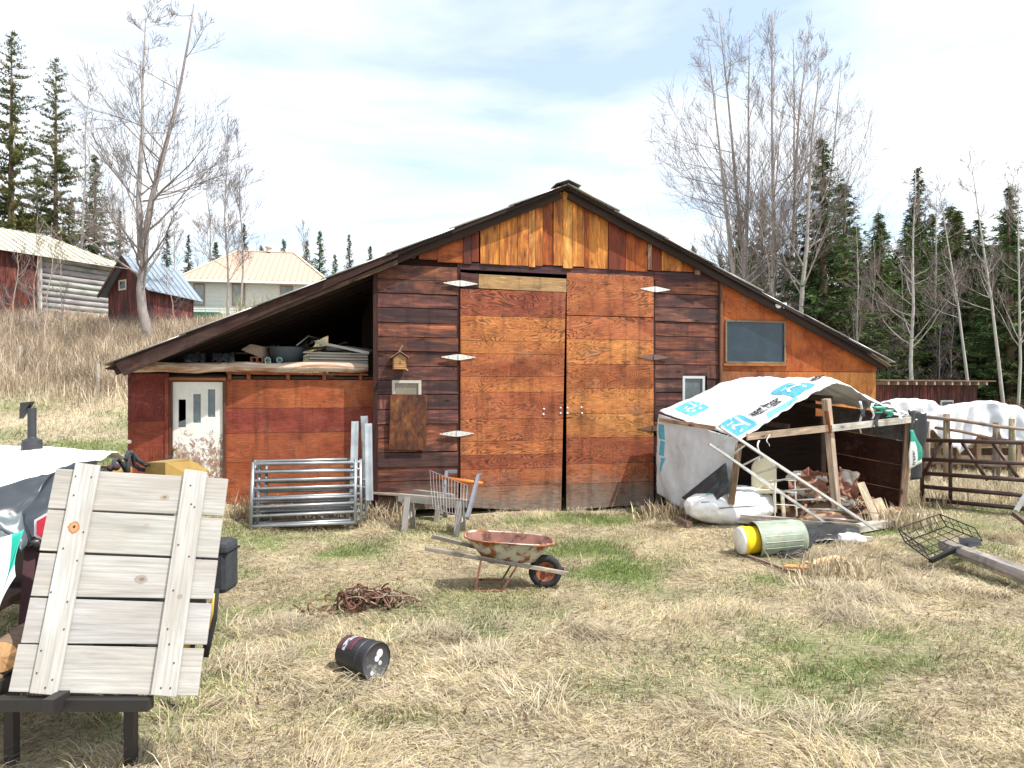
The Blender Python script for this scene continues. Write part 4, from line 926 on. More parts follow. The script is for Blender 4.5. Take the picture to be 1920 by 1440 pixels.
for i in range(34):
    px=sd.uniform(1350,2000); k=sd.choice([0,1]); Y=sd.uniform(31,45)
    th(k,px,Y,sd.uniform(450,610),'thin bare sapling in the dark wood on the right',GB_,1.1)
# understory
def brush(name,pts,label,cat,h0,h1,col,n_,kind='stuff'):
    A=[]
    for (x,y,rx,ry) in pts: k=n_; A.append(np.stack([rng.normal(x,rx,k),rng.normal(y,ry,k)],-1))
    A=np.concatenate(A); n=len(A); c=np.array(col)[None]*rng.uniform(.5,1.3,n)[:,None]
    return tag(blades(name,A[:,0],A[:,1],rng.uniform(0,6.28,n),rng.uniform(0,.6,n),rng.uniform(h0,h1,n),rng.uniform(.012,.03,n),c,.5),label,cat,kind=kind)
w_=[]
for i in range(26): px=1330+i*28; Y=sd.uniform(32,38); w_.append(((px-960)/F*Y,Y,.8,1.2))
GW='tall dry weed stems round the gates, sawhorses and shelter'
w0=[]
for px,py,rx in ((480,975,.25),(560,972,.4),(640,970,.3),(690,965,.25),(735,985,.18),(1300,975,.3),(1712,992,.25),(1860,930,.45),(1900,945,.4),(1760,950,.4),(1690,985,.3),(1240,975,.2),(1560,1085,.3)):
    p=G(px,py); w0.append((p.x,min(p.y,BY0+KA*p.x-.25),rx,.12))
brush('dry_weeds',w0,GW,'weeds',.12,.5,(.55,.46,.32),150)
brush('undergrowth',w_,'grey brown brush along the foot of the dark wood','brush',.6,2.6,(.24,.19,.15),700)
w_=[((px-960)/F*Y,Y,.35,.3) for px,Y in ((1895,24),(1912,25),(1880,26))]
brush('red_willow_shrub',w_,'reddish bare willow shrub right of the low shed','shrub',.8,2.4,(.22,.10,.09),500)
w_=[((px-960)/F*Y,Y,.6,.6) for px,Y in ((455,24),(500,25),(530,24),(560,24),(600,25),(480,28),(545,28))]
brush('yard_brush',w_,'olive and tan brush seen through the open loft','brush',.5,2.2,(.40,.38,.22),400)
# ================================================================ lettering laid on a surface
FONT=[None]
def text_tris(body, bold=False):
    cu=bpy.data.curves.new('lettering','FONT'); cu.body=body; cu.resolution_u=3; cu.align_x='LEFT'; cu.offset=.02 if bold else 0
    o=bpy.data.objects.new('lettering',cu); C.objects.link(o); dg=bpy.context.evaluated_depsgraph_get(); me=bpy.data.meshes.new_from_object(o.evaluated_get(dg))
    vs=[(v.co.x,v.co.y) for v in me.vertices]; fs=[tuple(p.vertices) for p in me.polygons]
    bpy.data.objects.remove(o); bpy.data.curves.remove(cu); bpy.data.meshes.remove(me); return vs,fs
def norm_at(fn,u,v,e=.004):
    n=(V(fn(u+e,v))-V(fn(u-e,v))).cross(V(fn(u,v+e))-V(fn(u,v-e))); return n.normalized()
def lay_text(m, body, fn, u0,v0,du,dv, tint, off=.008, face=None):
    """text starting at (u0,v0); du,dv = (u,v) steps of one text unit along and up"""
    vs,fs=text_tris(body,True); b=len(m.v)
    for (x,y) in vs:
        u=u0+du[0]*x+dv[0]*y; v=v0+du[1]*x+dv[1]*y; n=norm_at(fn,u,v)
        if face is not None and n.dot(face)<0: n=-n
        m.v.append(V(fn(u,v))+n*off)
    for f in fs: m.face(tuple(b+i for i in f),[(0,0)]*len(f),tint)
def lay_poly(m, pts, fn, tint, off=.006, face=None, sub=6):
    """quad of (u,v) corners laid on fn"""
    a,b,c,d=[V(p) for p in pts]; base=len(m.v)
    for i in range(sub+1):
        for k in range(sub+1):
            p=a.lerp(b,i/sub).lerp(d.lerp(c,i/sub),k/sub); n=norm_at(fn,p.x,p.y)
            if face is not None and n.dot(face)<0: n=-n
            m.v.append(V(fn(p.x,p.y))+n*off)
    for i in range(sub):
        for k in range(sub):
            q=base+i*(sub+1)+k; m.face((q,q+sub+1,q+sub+2,q+1),[(0,0)]*4,tint)
BLUE=(.09,.36,.48); TEAL=(.03,.42,.33)
def logo(m, fn, u0,v0,u1,v1, col, face, flip=False):
    """blue block with white leaf strokes"""
    s=.18*(u1-u0)
    lay_poly(m,[(u0,v0),(u1-s,v0),(u1,v1),(u0+s,v1)],fn,col,.006,face)
    du=u1-u0; dv=v1-v0; W=(.8,.82,.82)
    for (a,b,c,d) in (((.22,.30),(.40,.52),(.40,.62),(.22,.42)),((.40,.52),(.62,.34),(.62,.46),(.40,.62)),((.60,.15),(.68,.15),(.80,.85),(.72,.85)),((.30,.70),(.55,.72),(.55,.78),(.30,.76))):
        lay_poly(m,[(u0+du*p[0],v0+dv*p[1]) for p in (a,b,c,d)],fn,W,.010,face,2)
nz3=lambda p,s: noise.noise(V(p)*s)
# ================================================================ tarp shelter
E1=P(1385,820,11.2); E2=P(1235,773,12.9); K1=P(1572,703,11.45); K2=P(1388,703,13.1); E3=P(1722,780,12.1); E4=V((6.35,13.9,2.15))
K1=K1
def roof_fn(u,v):
    a=E1.lerp(E2,v); k=K1.lerp(K2,v); c=E3.lerp(E4,v)
    if u<.5: t=u/.5; p=a.lerp(k,t)
    else: t=(u-.5)/.5; p=k.lerp(c,t)
    if .40<u<.60:  # soft ridge
        w=1-abs(u-.5)/.1; p=p-V((0,0,.05*w))
    sag=.05*math.sin(math.pi*t)*math.sin(math.pi*v) if u<.5 else .09*math.sin(math.pi*t)
    p=p+V((0,0,-sag*.7+.022*nz3((u*9,v*7,1),1)+.012*nz3((u*34,v*16,5),1)+.012*math.sin(v*26+u*8)*(.3+t)))
    p=p+V((0,0,.022*abs(math.sin(u*19+v*5+nz3((u*4,v*4,0),1)*3))-.012*abs(math.sin(v*23-u*11+nz3((u*6,v*5,7),1)*4))))
    if v<.06: k_=(.06-v)/.06; p=p+V((-.03*k_,-(.03+.05*nz3((u*30,1,3),1))*k_,-(.07+.06*nz3((u*22,2,9),1))*k_))
    return p
sh=thing('tarp_shelter','small lean shelter roofed with white lumber wrap tarps at the right front of the barn','shelter',G(1540,985))
m=MB(); m.grid(roof_fn,90,60,(.70,.71,.73)); m.build('roof_tarp',M['tarp'],sh,smooth=True,solid=.006)
UP=V((0,0,1)); m=MB()
for q in [(.005,.03,.135,.30,BLUE),(.315,.07,.445,.36,BLUE),(.60,.05,.72,.26,(.05,.36,.48)),(.76,.04,.90,.22,(.05,.42,.48)),(.04,.66,.17,.93,(.12,.42,.55))]: m=MB(); logo(m,roof_fn,*q,UP); m.build('printed_emblem',M['ink'],sh)
m=MB(); lay_poly(m,[(.16,.02),(.31,.02),(.32,.075),(.17,.075)],roof_fn,(.18,.50,.60),.006,UP); m.build('printed_stripe',M['ink'],sh)
m=MB(); lay_text(m,'west fraser',roof_fn,.140,.12,(.033,.0),(.0,.17),(.03,.03,.035),.012,UP); m.build('printed_lettering',M['ink'],sh); m=MB(); lay_text(m,'west fraser',roof_fn,.452,.13,(.030,0),(.0,.16),(.03,.03,.035),.012,UP)
m.build('printed_lettering',M['ink'],sh)
# side sheet
B0=P(1232,925,12.85); B1=P(1299,966,11.9); B2=P(1370,925,11.35)
def side_fn(u,v):      # u back->front, v top->bottom
    top=E2.lerp(E1,u)+V((0,0,-.03)); bot=B0.lerp(B1,u/.62) if u<.62 else B1.lerp(B2,(u-.62)/.38)
    p=top.lerp(bot,v); n=V((-.85,-.5,0))
    return p+n*(.04*nz3((u*5,v*3,3),1)+.014*nz3((u*14,v*8,8),1)+.007*nz3((u*36,v*22,2),1)+.03*math.sin(math.pi*v))
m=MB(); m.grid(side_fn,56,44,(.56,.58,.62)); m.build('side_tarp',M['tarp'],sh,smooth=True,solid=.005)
FN=V((-.85,-.5,0)); m=MB(); 
for k in range(3): lay_poly(m,[(.02+.03*k,.12+.20*k),(.10+.02*k,.11+.20*k),(.12-.03*(k==2),.29+.20*k),(.03+.02*k,.30+.20*k)],side_fn,BLUE,.008,FN)
m.build('printed_emblem',M['ink'],sh)
fa=[P(1283,932,12.0),P(1366,866,11.25),P(1374,920,11.2),P(1318,957,11.5)]
def flap_fn(u,v):
    p=fa[0].lerp(fa[1],u).lerp(fa[3].lerp(fa[2],u),v); return p+V((-.06,-.06,0))+V((-.6,-.8,0))*(.03*nz3((u*5,v*5,12),1)+.012*nz3((u*15,v*15,2),1))
m=MB(); m.grid(flap_fn,22,16,(.035,.045,.055)); m.build('black_lining_flap',M['film'],sh,smooth=True,solid=.004)
# timber
def bar_part(nm,a,b,w,h,t,mat='old_wood',par=sh): m=MB(); m.bar(a,b,w,h,t); return m.build(nm,M[mat],par)
FLb=P(1371,935,11.3); FRb=G(1690,964); FRb.y=12.2; FRb=P(1690,966,12.2); MDb=P(1570,950,11.6)
bar_part('post',P(1386,832,11.25),P(1371,945,11.3),.10,.10,(.30,.20,.13)); bar_part('post',P(1549,748,11.42),P(1569,955,11.55),.11,.10,(.46,.36,.28)); bar_part('post_patch',P(1549.5,770,11.35),P(1556,812,11.36),.10,.02,(.36,.12,.05))
bar_part('post',P(1703,788,12.12),P(1691,966,12.15),.11,.10,(.36,.25,.18))
bar_part('cross_beam',P(1400,819,11.2),P(1552,803,11.36),.05,.11,(.42,.32,.24)); bar_part('cross_beam',P(1558,803,11.36),P(1712,786,12.06),.05,.11,(.50,.48,.44))
bar_part('eave_strip',P(1237,787,12.75),P(1342,803,11.4),.03,.07,(.34,.22,.16))
bar_part('rafter',P(1560,748,11.6),P(1395,735,13.0),.05,.1,(.06,.04,.03)); bar_part('rafter',P(1480,800,11.5),P(1310,775,12.9),.05,.08,(.06,.04,.03)); bar_part('rafter',P(1640,775,11.8),P(1480,755,13.3),.05,.08,(.06,.04,.03))
m=MB(); q=[FRb+V((.02,.05,-.0)),V((6.35,13.8,.2)),V((6.35,13.8,2.1)),E3+V((-.06,.06,-.03))]
for i in range(4):
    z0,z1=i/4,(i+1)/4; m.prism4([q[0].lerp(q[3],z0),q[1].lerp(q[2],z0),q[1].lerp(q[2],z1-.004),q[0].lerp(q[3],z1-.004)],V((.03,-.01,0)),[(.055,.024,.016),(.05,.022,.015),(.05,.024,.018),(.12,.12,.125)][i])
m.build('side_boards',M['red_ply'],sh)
m=MB(); a,b=V((2.85,12.95,.2)),V((6.3,13.85,.2))
a=V((2.85,12.95,.2)); b=V((6.62,13.93,.2))
for i in range(7):
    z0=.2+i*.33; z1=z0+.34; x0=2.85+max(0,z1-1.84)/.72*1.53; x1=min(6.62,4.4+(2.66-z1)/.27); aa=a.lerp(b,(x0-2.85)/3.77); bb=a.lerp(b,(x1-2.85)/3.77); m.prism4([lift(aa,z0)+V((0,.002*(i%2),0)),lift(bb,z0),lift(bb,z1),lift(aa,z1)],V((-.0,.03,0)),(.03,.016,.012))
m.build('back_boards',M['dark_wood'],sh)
# black sheet and green print at the right corner
def rs_fn(u,v):
    a=P(1700+36*u,768+6*u,12.05+.12*u); b=P(1703+22*u,902-6*u,12.1+.1*u); p=a.lerp(b,v); return p+V((.02*math.sin(v*9+u*5),-.03-.03*math.sin(u*7+v*3),0))
m=MB(); m.grid(rs_fn,12,26,(.025,.028,.035)); m.build('black_lining_sheet',M['film'],sh,smooth=True,solid=.004)
def gp_fn(u,v):
    a=P(1706+6*u,806+0*u,11.98); b=P(1703+26*u,880-12*u,12.0); c=P(1706+22*u,838,11.97)
    p=(a.lerp(c,v/.45) if v<.45 else c.lerp(b,(v-.45)/.55)); return p+V((0,-.02*math.sin(u*3+v*8),0))
m=MB(); m.grid(gp_fn,8,16,lambda u,v: (.03,.30,.22) if (v<.32 or (u>.6 and v<.9)) else (.72,.74,.74)); m.build('green_print_sheet',M['tarp'],sh,smooth=True,solid=.003)
m=MB(); lay_text(m,'fraser',gp_fn,.42,.93,(0,-.165),(-.30,0),(.03,.03,.03),.012,V((0,-1,0))); m.build('printed_lettering',M['ink'],sh)
for (px,py,ln,t,w) in [(1614,752,60,(.5,.52,.55),.05),(1620,748,34,(.03,.03,.04),.12),(1636,756,30,(.65,.67,.7),.06),(1650,762,12,(.05,.40,.28),.25),(1668,768,14,(.05,.40,.28),.16),(1690,772,16,(.6,.62,.64),.08),(1645,758,44,(.03,.03,.04),.1),(1423,826,40,(.7,.7,.7),.03),(1440,815,22,(.7,.7,.7),.02)]:
    def sf(u,v,px=px,py=py,ln=ln,w=w):
        p=P(px,py+ln*v,11.65 if px>1500 else 11.15); return p+V(((u-.5)*w*(1-.5*v)+.03*math.sin(v*7+px),.02*math.sin(v*6+px),0))
    m=MB(); m.grid(sf,3,8,t); m.build('torn_strip',M['film'],sh,smooth=True,solid=.002)
bar_part('sill_beam',G(1338,982)+V((0,0,.14)),G(1612,1003)+V((0,0,.09)),.15,.14,(.42,.38,.34)); bar_part('sill_beam',G(1600,1000)+V((0,0,.07)),G(1728,977)+V((0,0,.08)),.20,.10,(.55,.51,.46)); bar_part('ground_board',G(1500,1003)+V((0,-.1,.04)),G(1630,1012)+V((0,-.1,.04)),.10,.05,(.5,.46,.42))
def gf(u,v):
    p=G(1420+190*u,1000+22*v); return p+V((0,0,.05+.06*nz3((u*5,v*3,2),1)+.10*(1-v)))
m=MB(); m.grid(gf,30,8,(.03,.035,.04)); tag(m.build('black_plastic_sheet',M['film'],None,smooth=True,solid=.004),'crumpled black plastic sheet on the ground in front of the shelter sill','plastic sheet')
# white bundle
bc=G(1383,985); 
def bun(u,v):
    th=2*math.pi*u; ph=math.pi*(v-.5); ex=.72; 
    sx=.83*math.copysign(abs(math.cos(ph)*math.cos(th))**ex,math.cos(th)); sy=.42*math.copysign(abs(math.cos(ph)*math.sin(th))**ex,math.sin(th)); sz=.30*math.copysign(abs(math.sin(ph))**.8,math.sin(ph))
    k=1+.10*nz3((sx*2.2,sy*3,sz*3),1)+.05*nz3((sx*6,sy*6,sz*6),1.2)+.02*nz3((sx*20,sy*20,sz*20),1)
    sx2=sx*k; sz2=sz*k*(1.0+.15*math.sin(sx*3+1)); 
    return bc+V((sx2*.97,sy*k+.25*sx+.35,max(sz2+.27,-.0)))
m=MB(); m.grid(bun,72,40,(.82,.83,.84)); bo=m.build('wrapped_bundle',M['tarp'],None,smooth=True); tag(bo,'lumpy bundle wrapped in white tarp beside the sill beam','bundle')
m=MB(); FA=V((0,-1,.5))
for (a,b,c,d,t) in [(.60,.78,.74,.80,TEAL),(.66,.82,.76,.84,(.1,.12,.12)),(.84,.66,.88,.72,(.12,.14,.15)),(.62,.62,.66,.64,(.1,.3,.25)),(.70,.52,.80,.535,(.1,.1,.1)),(.56,.70,.58,.73,TEAL)]: lay_poly(m,[(a,b),(c,b+.01),(c,d),(a,d)],bun,t,.006,FA,8)
o=m.build('printed_marks',M['ink'],bo)
# ladder
LA,LB,LC,LD=P(1640,992,10.85),P(1548,981,11.1),P(1350,800,10.95),P(1329,832,11.1)
ld=thing('ladder','bent aluminium ladder leaning from the shelter corner down to its sill','ladder',LA)
al=(.78,.78,.76)
for a,b in ((LC,LA),(LD,LB)): m=MB(); m.bar(a,b,.035,.085,al,up=(-.3,-.9,.3)); m.build('rail',M['galv'],ld)
for i in range(9):
    k=(i+.6)/9.3; m=MB(); m.tube([LC.lerp(LA,k),LD.lerp(LB,k)],.016,8,(.62,.62,.60)); m.build('rung',M['galv'],ld,smooth=True)
# chair, rack, paper, scraps inside
cc=P(1433,925,11.9); cc.z=.25
ch=thing('chair','cream plastic chair with rounded back inside the shelter behind the ladder','chair',cc)
def cb_(u,v):
    a=(u-.5)*1.6; w=.25*(1 if v>.35 else math.sqrt(max(0,1-((.35-v)/.35)**2))); return cc+V((math.sin(a)*w*1.2-.0,.12-math.cos(a)*.12,.95-.55*v))
m=MB(); m.grid(cb_,16,14,(.74,.68,.50)); m.build('backrest',M['plastic'],ch,smooth=True,solid=.02)
m=MB(); m.box(cc+V((0,-.1,.40)),(.48,.44,.05),(.74,.68,.50)); m.build('seat',M['plastic'],ch,bevel=.02)
for sx in (-.2,.2):
    for sy in (-.28,.1): m=MB(); m.bar(cc+V((sx,sy,.38)),cc+V((sx*1.15,sy,-.02)),.05,.05,(.72,.66,.5)); m.build('leg',M['plastic'],ch)
rk=thing('wire_rack','white wire rack standing against the cream chair','rack',cc+V((.35,-.2,0)))
for (a,b) in [((.05,-.35,.0),(.05,-.35,.75)),((.42,-.35,0),(.38,-.35,.72)),((-.62,-.2,.0),(-.55,-.2,.9))]: m=MB(); m.tube([cc+V(a),cc+V(b)],.012,6,(.7,.68,.62)); m.build('upright',M['paint'],rk)
for z in (.2,.42,.62): m=MB(); m.tube([cc+V((.03,-.35,z)),cc+V((.42,-.35,z-.02))],.008,6,(.7,.68,.62)); m.build('wire',M['paint'],rk)
for nm,c0,c1,t,lb,s1 in [('paper_sack',(1478,880),(1552,935),(.26,.125,.085),'crumpled brown paper sack beside the cream chair inside the shelter',3),('paper_sack',(1556,880),(1606,945),(.28,.14,.10),'torn brown and white paper sack behind the middle post',9)]:
    def pf(u,v,c0=c0,c1=c1,s1=s1):
        p=P(c0[0]+(c1[0]-c0[0])*u,c0[1]+(c1[1]-c0[1])*v+12*abs(u-.5),11.9); th=.38*nz3((u*2.6,v*2.8,s1),1)+.07*nz3((u*7,v*7,s1),1); return p+V((.06*nz3((v*6,u*6,s1),1),th*.6,.10*nz3((u*5,v*2,s1+4),1)))
    m=MB(); m.grid(pf,26,22,lambda u,v,t=t,s1=s1: (.62,.60,.56) if (nz3((u*2,v*3,s1),1)>.22 or (s1==9 and v>.85)) else j(t,.1)); tag(m.build(nm,M['paper'],None,smooth=False,solid=.004),lb,'paper sack')
rs=random.Random(8)
mnd=G(1590,985)+V((0,.35,0))
def mf(u,v):
    a=2*math.pi*u; r=v; return mnd+V((math.cos(a)*r*1.25,math.sin(a)*r*.5+.25,.46*(1-r*r)*(1+.4*nz3((u*6,r*4,1),1))-.02+.05*nz3((u*12,r*9,4),1)))
m=MB(); m.grid(mf,40,14,lambda u,v: j((.17,.10,.065),.5)); tag(m.build('bark_heap',M['paper'],None),'low heap of bark and wood chips inside the shelter','chips',kind='stuff')
for i in range(64):
    x=rs.uniform(-1.15,1.25); y=rs.uniform(-.15,.5); z=.06+.40*(1-(x/1.4)**2)*rs.uniform(.6,1.0); c=mnd+V((x,y,z)); ln=rs.uniform(.1,.34); a=rs.uniform(-1.2,1.2) if rs.random()<.6 else rs.uniform(0,3.1); e=rs.uniform(-.35,.55)
    d=V((math.cos(a)*math.cos(e),math.sin(a)*math.cos(e)*.6,math.sin(e)))*ln/2; m=MB(); m.bar(c-d,c+d,rs.uniform(.03,.11),rs.uniform(.015,.03),rs.choice([(.30,.15,.09),(.45,.33,.22),(.22,.12,.08),(.5,.42,.32),(.36,.18,.11)]),up=(rs.uniform(-.5,.5),-.6,.6))
    tag(m.build('scrap_board',M['old_wood'],None),'short broken scrap of brown board in the heap inside the shelter','scrap wood','scrap boards heaped inside the tarp shelter')
for (a,b,w,t,lb) in [((1655,935),(1680,985),.16,(.46,.38,.28),'wide tan board offcut upright beside the right post of the shelter'),((1625,905),(1655,975),.13,(.52,.44,.33),'long pale board leaning at the right of the scrap heap')]:
    pa=P(a[0]-12,a[1],11.75); pb=P(b[0]-12,b[1],11.5); m=MB(); m.bar(pa,pb,w,.025,t,up=(0,-1,0)); tag(m.build('offcut_board',M['old_wood'],None),lb,'board')
m=MB(); m.bar(G(1505,1000)+V((0,.2,.18)),G(1580,990)+V((0,.3,.2)),.04,.03,(.55,.38,.25)); tag(m.build('offcut_board',M['old_wood'],None),'thin light stick lying along the front of the scrap heap','stick')
# pails
pc=P(1414,1012,9.75); ax=V((1,.10,.055)).normalized(); r=.25
gp=thing('barrel','pale green ribbed plastic barrel lying on its side','barrel',pc)
m=MB(); pr=[(0.0,r*1.02),(.03,r*1.04),(.035,r),(.25,r*.985),(.45,r*.97),(.66,r*.94),(.70,r*.90),(.70,0)]; m.lathe(pc,ax,pr,36,(.27,.32,.25)); m.lathe(pc,ax,[(0.0,r*.98),(.66,r*.90)],36,(.2,.24,.18)); m.build('body',M['dirty_plastic'],gp,smooth=True)
m=MB()
for i in range(18):
    a=2*math.pi*i/18; e1=ax.cross(V((0,0,1))).normalized(); e2=ax.cross(e1); d=e1*math.cos(a)+e2*math.sin(a); m.tube([pc+ax*.06+d*r*.995,pc+ax*.62+d*r*.945],.006,4,(.31,.36,.29))
m.build('ribs',M['dirty_plastic'],gp)
yc=pc-ax*.19; m=MB(); r2=.20
m.lathe(yc,ax,[(-.0,r2),(.02,r2*1.03),(.05,r2*1.03),(.055,r2*.98),(.35,r2*.92)],32,(.78,.55,.02)); yp=thing('bucket','yellow bucket stuck in the mouth of the green barrel','bucket',yc); m.build('body',M['plastic'],yp,smooth=True)
m=MB(); m.lathe(yc,ax,[(-.035,0),(-.04,r2*.90),(-.01,r2*.98),(0,r2*.99)],32,(.82,.82,.80)); m.build('white_base',M['plastic'],yp,smooth=True)
m=MB(); m.tube([P(1462,1040,9.6),P(1480,1043,9.55),P(1500,1036,9.6),P(1518,1022,9.8),P(1530,1005,10.1),P(1534,998,10.2)],[.07,.075,.055,.035,.025,.02],10,(.03,.03,.035)); tag(m.build('rubber_boot_hose',M['rubber'],None,smooth=True),'black rubber hose curling from under the green barrel','hose')
m=MB(); m.bar(G(1397,1044)+V((0,0,.03)),G(1482,1077)+V((0,0,.04)),.04,.03,(.22,.15,.12)); tag(m.build('stick',M['old_wood'],None),'thin brown stick on the grass below the yellow bucket','stick')
for a,b,w,t,lb in [((1474,1070),(1521,1078),.16,(.62,.33,.13),'short orange board scrap end nearest the brown stick'),((1518,1066),(1575,1057),.16,(.72,.47,.24),'light orange board scrap half under the straw')]:
    m=MB(); m.bar(G(*a)+V((0,0,.06)),G(*b)+V((0,0,.09)),w,.03,t); tag(m.build('board_scrap',M['old_wood'],None),lb,'board')
fc_=G(1592,1018)
def ff(u,v):
    th=2*math.pi*u; ph=math.pi*(v-.5); p=V((.24*math.cos(ph)*math.cos(th),.14*math.cos(ph)*math.sin(th),.09*math.sin(ph))); return fc_+p*(1+.5*nz3(p*1.0+V((3,1,0)),9))+V((0,0,.06))
m=MB(); m.grid(ff,22,14,(.78,.80,.80)); tag(m.build('white_plastic_wad',M['tarp'],None),'torn wad of white plastic on the straw below the ladder foot','plastic')
m=MB(); m.tube([G(1203,966)+V((0,0,.09)),G(1272,968)+V((0,.1,.10))],.09,16,(.13,.10,.09)); tag(m.build('pipe_section',M['rust'],None,smooth=False),'short dark rusty pipe lying against the barn left of the shelter','pipe')
m=MB(); m.bar(G(1262,976)+V((0,0,.05)),G(1293,990)+V((0,0,.06)),.09,.09,(.30,.20,.15)); tag(m.build('wood_block',M['old_wood'],None),'brown wood block between the dark pipe and the white bundle','wood block')
# wire crate and old timber
wc_=thing('wire_crate','black wire basket tipped on its side on the straw','basket',G(1770,1050))
q0,q1,q2,q3=P(1697,1016,9.2),P(1745,1052,9.0),P(1842,1014,9.5),P(1775,987,9.9); h_=V((-.04,.10,.16))
m=MB(); bk_=(.02,.02,.022)
def gridw(a,b,c,d,n1,n2,nm,rr=.0055):
    m=MB()
    for i in range(n1+1): k=i/n1; m.tube([a.lerp(b,k),d.lerp(c,k)],rr if 0<i<n1 else .009,5,bk_)
    for i in range(n2+1): k=i/n2; m.tube([a.lerp(d,k),b.lerp(c,k)],rr if 0<i<n2 else .009,5,bk_)
    m.build(nm,M['dark_metal'],wc_)
gridw(q0,q1,q2,q3,4,6,'bottom_grid'); gridw(q0,q1,q1+h_,q0+h_,4,2,'side_grid'); gridw(q3,q2,q2+h_,q3+h_,4,2,'side_grid'); gridw(q0,q3,q3+h_,q0+h_,6,2,'side_grid')
m=MB(); m.bar(P(1745,1052,8.95),P(1812,1020,9.3),.05,.05,bk_); m.prism4([P(1800,1030,9.2),P(1842,1022,9.4),P(1835,1010,9.5),P(1798,1012,9.3)],V((0,.02,.02)),bk_); m.build('bracket',M['dark_metal'],wc_)
tb0=G(1778,1052)+V((0,.1,.20)); tb1=G(1945,1115)+V((0,0,.16)); m=MB(); n=14; pts=[tb0.lerp(tb1,i/n) for i in range(n+1)]; m.tube(pts,[.085+.003*math.sin(i*2.3)+.035*i/n for i in range(n+1)],8,(.33,.30,.28)); tag(m.build('old_timber',M['old_wood'],None),'thick cracked grey timber lying in straw at the right edge','timber')
m=MB(); m.bar(P(1905,958,10.3),P(1925,925,10.4),.05,.05,(.5,.5,.5)); m.bar(P(1900,962,10.3),P(1935,990,10.0),.06,.06,(.15,.1,.09)); tag(m.build('metal_stake',M['galv'],None),'grey and rusty stake ends crossing at the right frame edge','stake')
# ================================================================ pipe gate and rail fence
gt=thing('pipe_gate','long dark brown pipe farm gate right of the shelter','gate',G(1735,945))
ga,gb=(1728,13.6),(1990,11.9)
def gp_(px,y0,y1): k=(px-ga[0])/(gb[0]-ga[0]); Y=ga[1]+(gb[1]-ga[1])*k; return P(px,y0+(y1-y0)*k,Y)
pk=(.085,.055,.05)
for y0,y1 in ((825,832),(861,872),(887,905),(912,935),(936,960)):
    m=MB(); m.tube([gp_(ga[0],y0,y1),gp_(gb[0],y0,y1)],.042,10,pk); m.build('rail',M['dark_metal'],gt,smooth=True)
for px in (1782,1958): m=MB(); m.tube([gp_(px,825,832),gp_(px,936,960)],.035,8,pk); m.build('upright',M['dark_metal'],gt,smooth=True)
m=MB(); m.tube([gp_(1729,825,832),gp_(1729,936,960)],.04,8,pk); m.build('upright',M['dark_metal'],gt,smooth=True)
for a,b in ((1765,1731),(1804,1852),(1862,1914)):
    p=gp_(a,828,835); q=gp_(b,891,912) if a!=1862 else gp_(b,891,908); m=MB(); m.tube([p,q],.033,8,pk); m.build('brace',M['dark_metal'],gt,smooth=True)
rf=thing('rail_fence','weathered pole fence behind the pipe gate','fence',G(1770,880))
for (a,b,r_,t) in [((1738,782,16.5),(1935,806,15.5),.042,(.30,.24,.21)),((1752,802,16.5),(1905,828,15.8),.035,(.24,.17,.14)),((1720,782,16.8),(1803,787,16.2),.03,(.26,.18,.15)),((1735,868,16.6),(1935,874,15.6),.035,(.3,.24,.2))]:
    m=MB(); p,q=P(*a),P(*b); m.tube([p,p.lerp(q,.33)+V((0,0,.02)),p.lerp(q,.7)-V((0,0,.02)),q],[r_,r_*1.05,r_*.95,r_*.9],8,t); m.build('rail',M['old_wood'],rf,smooth=True)
for px,y0,Y,t in ((1775,776,16.4,(.32,.26,.18)),(1868,792,16.0,(.22,.18,.15)),(1898,785,15.8,(.36,.33,.22)),(1738,790,16.7,(.3,.24,.2))):
    m=MB(); p=P(px,y0,Y); m.tube([p,V((p.x,p.y,gz(p.x,p.y)-.1))],[.07,.08],9,t); m.build('post',M['old_wood'],rf,smooth=True)
# covered stack behind the fence
SX0,SX1=P(1686,0,18.2).x,P(1950,0,18.4).x
def st_fn(u,v):
    x=SX0+(SX1-SX0)*u; hb=[2.06,2.18,2.10,1.86,2.06,2.10,1.98,1.8]; k=u*6.99; i=int(k); f=k-i; f=f*f*(3-2*f); top=hb[i]*(1-f)+hb[i+1]*f if i<7 else hb[7]
    if v<.45: y=20.2-1.6*(v/.45); z=top-.18+.18*math.sin(v/.45*math.pi/2)
    else:
        t=(v-.45)/.55; y=18.6-.16*t+.10*math.sin(u*30)*t; z=top-(1.02+.14*math.sin(u*17)+.1*math.sin(u*41))*t
    return V((x+.06*math.sin(v*7+u*20),y+.09*nz3((u*14,v*5,2),1)+.05*math.sin(u*70+v*5)*v,z+.05*nz3((u*22,v*9,4),1)+.02*nz3((u*60,v*22,4),1)))
m=MB(); m.grid(st_fn,84,30,lambda u,v: (.50,.54,.60) if (v>.5 and (.62<u<.78 or .84<u<.93) and v<.9) else (.70,.72,.76)); stc=thing('covered_stack','long low stack covered in white and grey tarps behind the pole fence','stack',V(((SX0+SX1)/2,19,.2)))
m.build('cover_tarp',M['tarp'],stc,smooth=True,solid=.006)
m=MB()
for i in range(7): x=SX0+.3+(SX1-SX0-.6)*i/6; m.box((x,19.2,.85),(.12,.9,1.4),(.35,.25,.17)); 
for z in (.5,.9,1.3): m.bar((SX0+.2,18.9,z),(SX1-.2,18.9,z),.1,.2,(.45,.36,.26))
m.build('lumber',M['old_wood'],stc)
m=MB(); logo(m,st_fn,.40,.30,.52,.42,(.2,.55,.6),UP); logo(m,st_fn,.56,.32,.66,.44,(.25,.6,.58),UP); m.build('printed_emblem',M['ink'],stc)
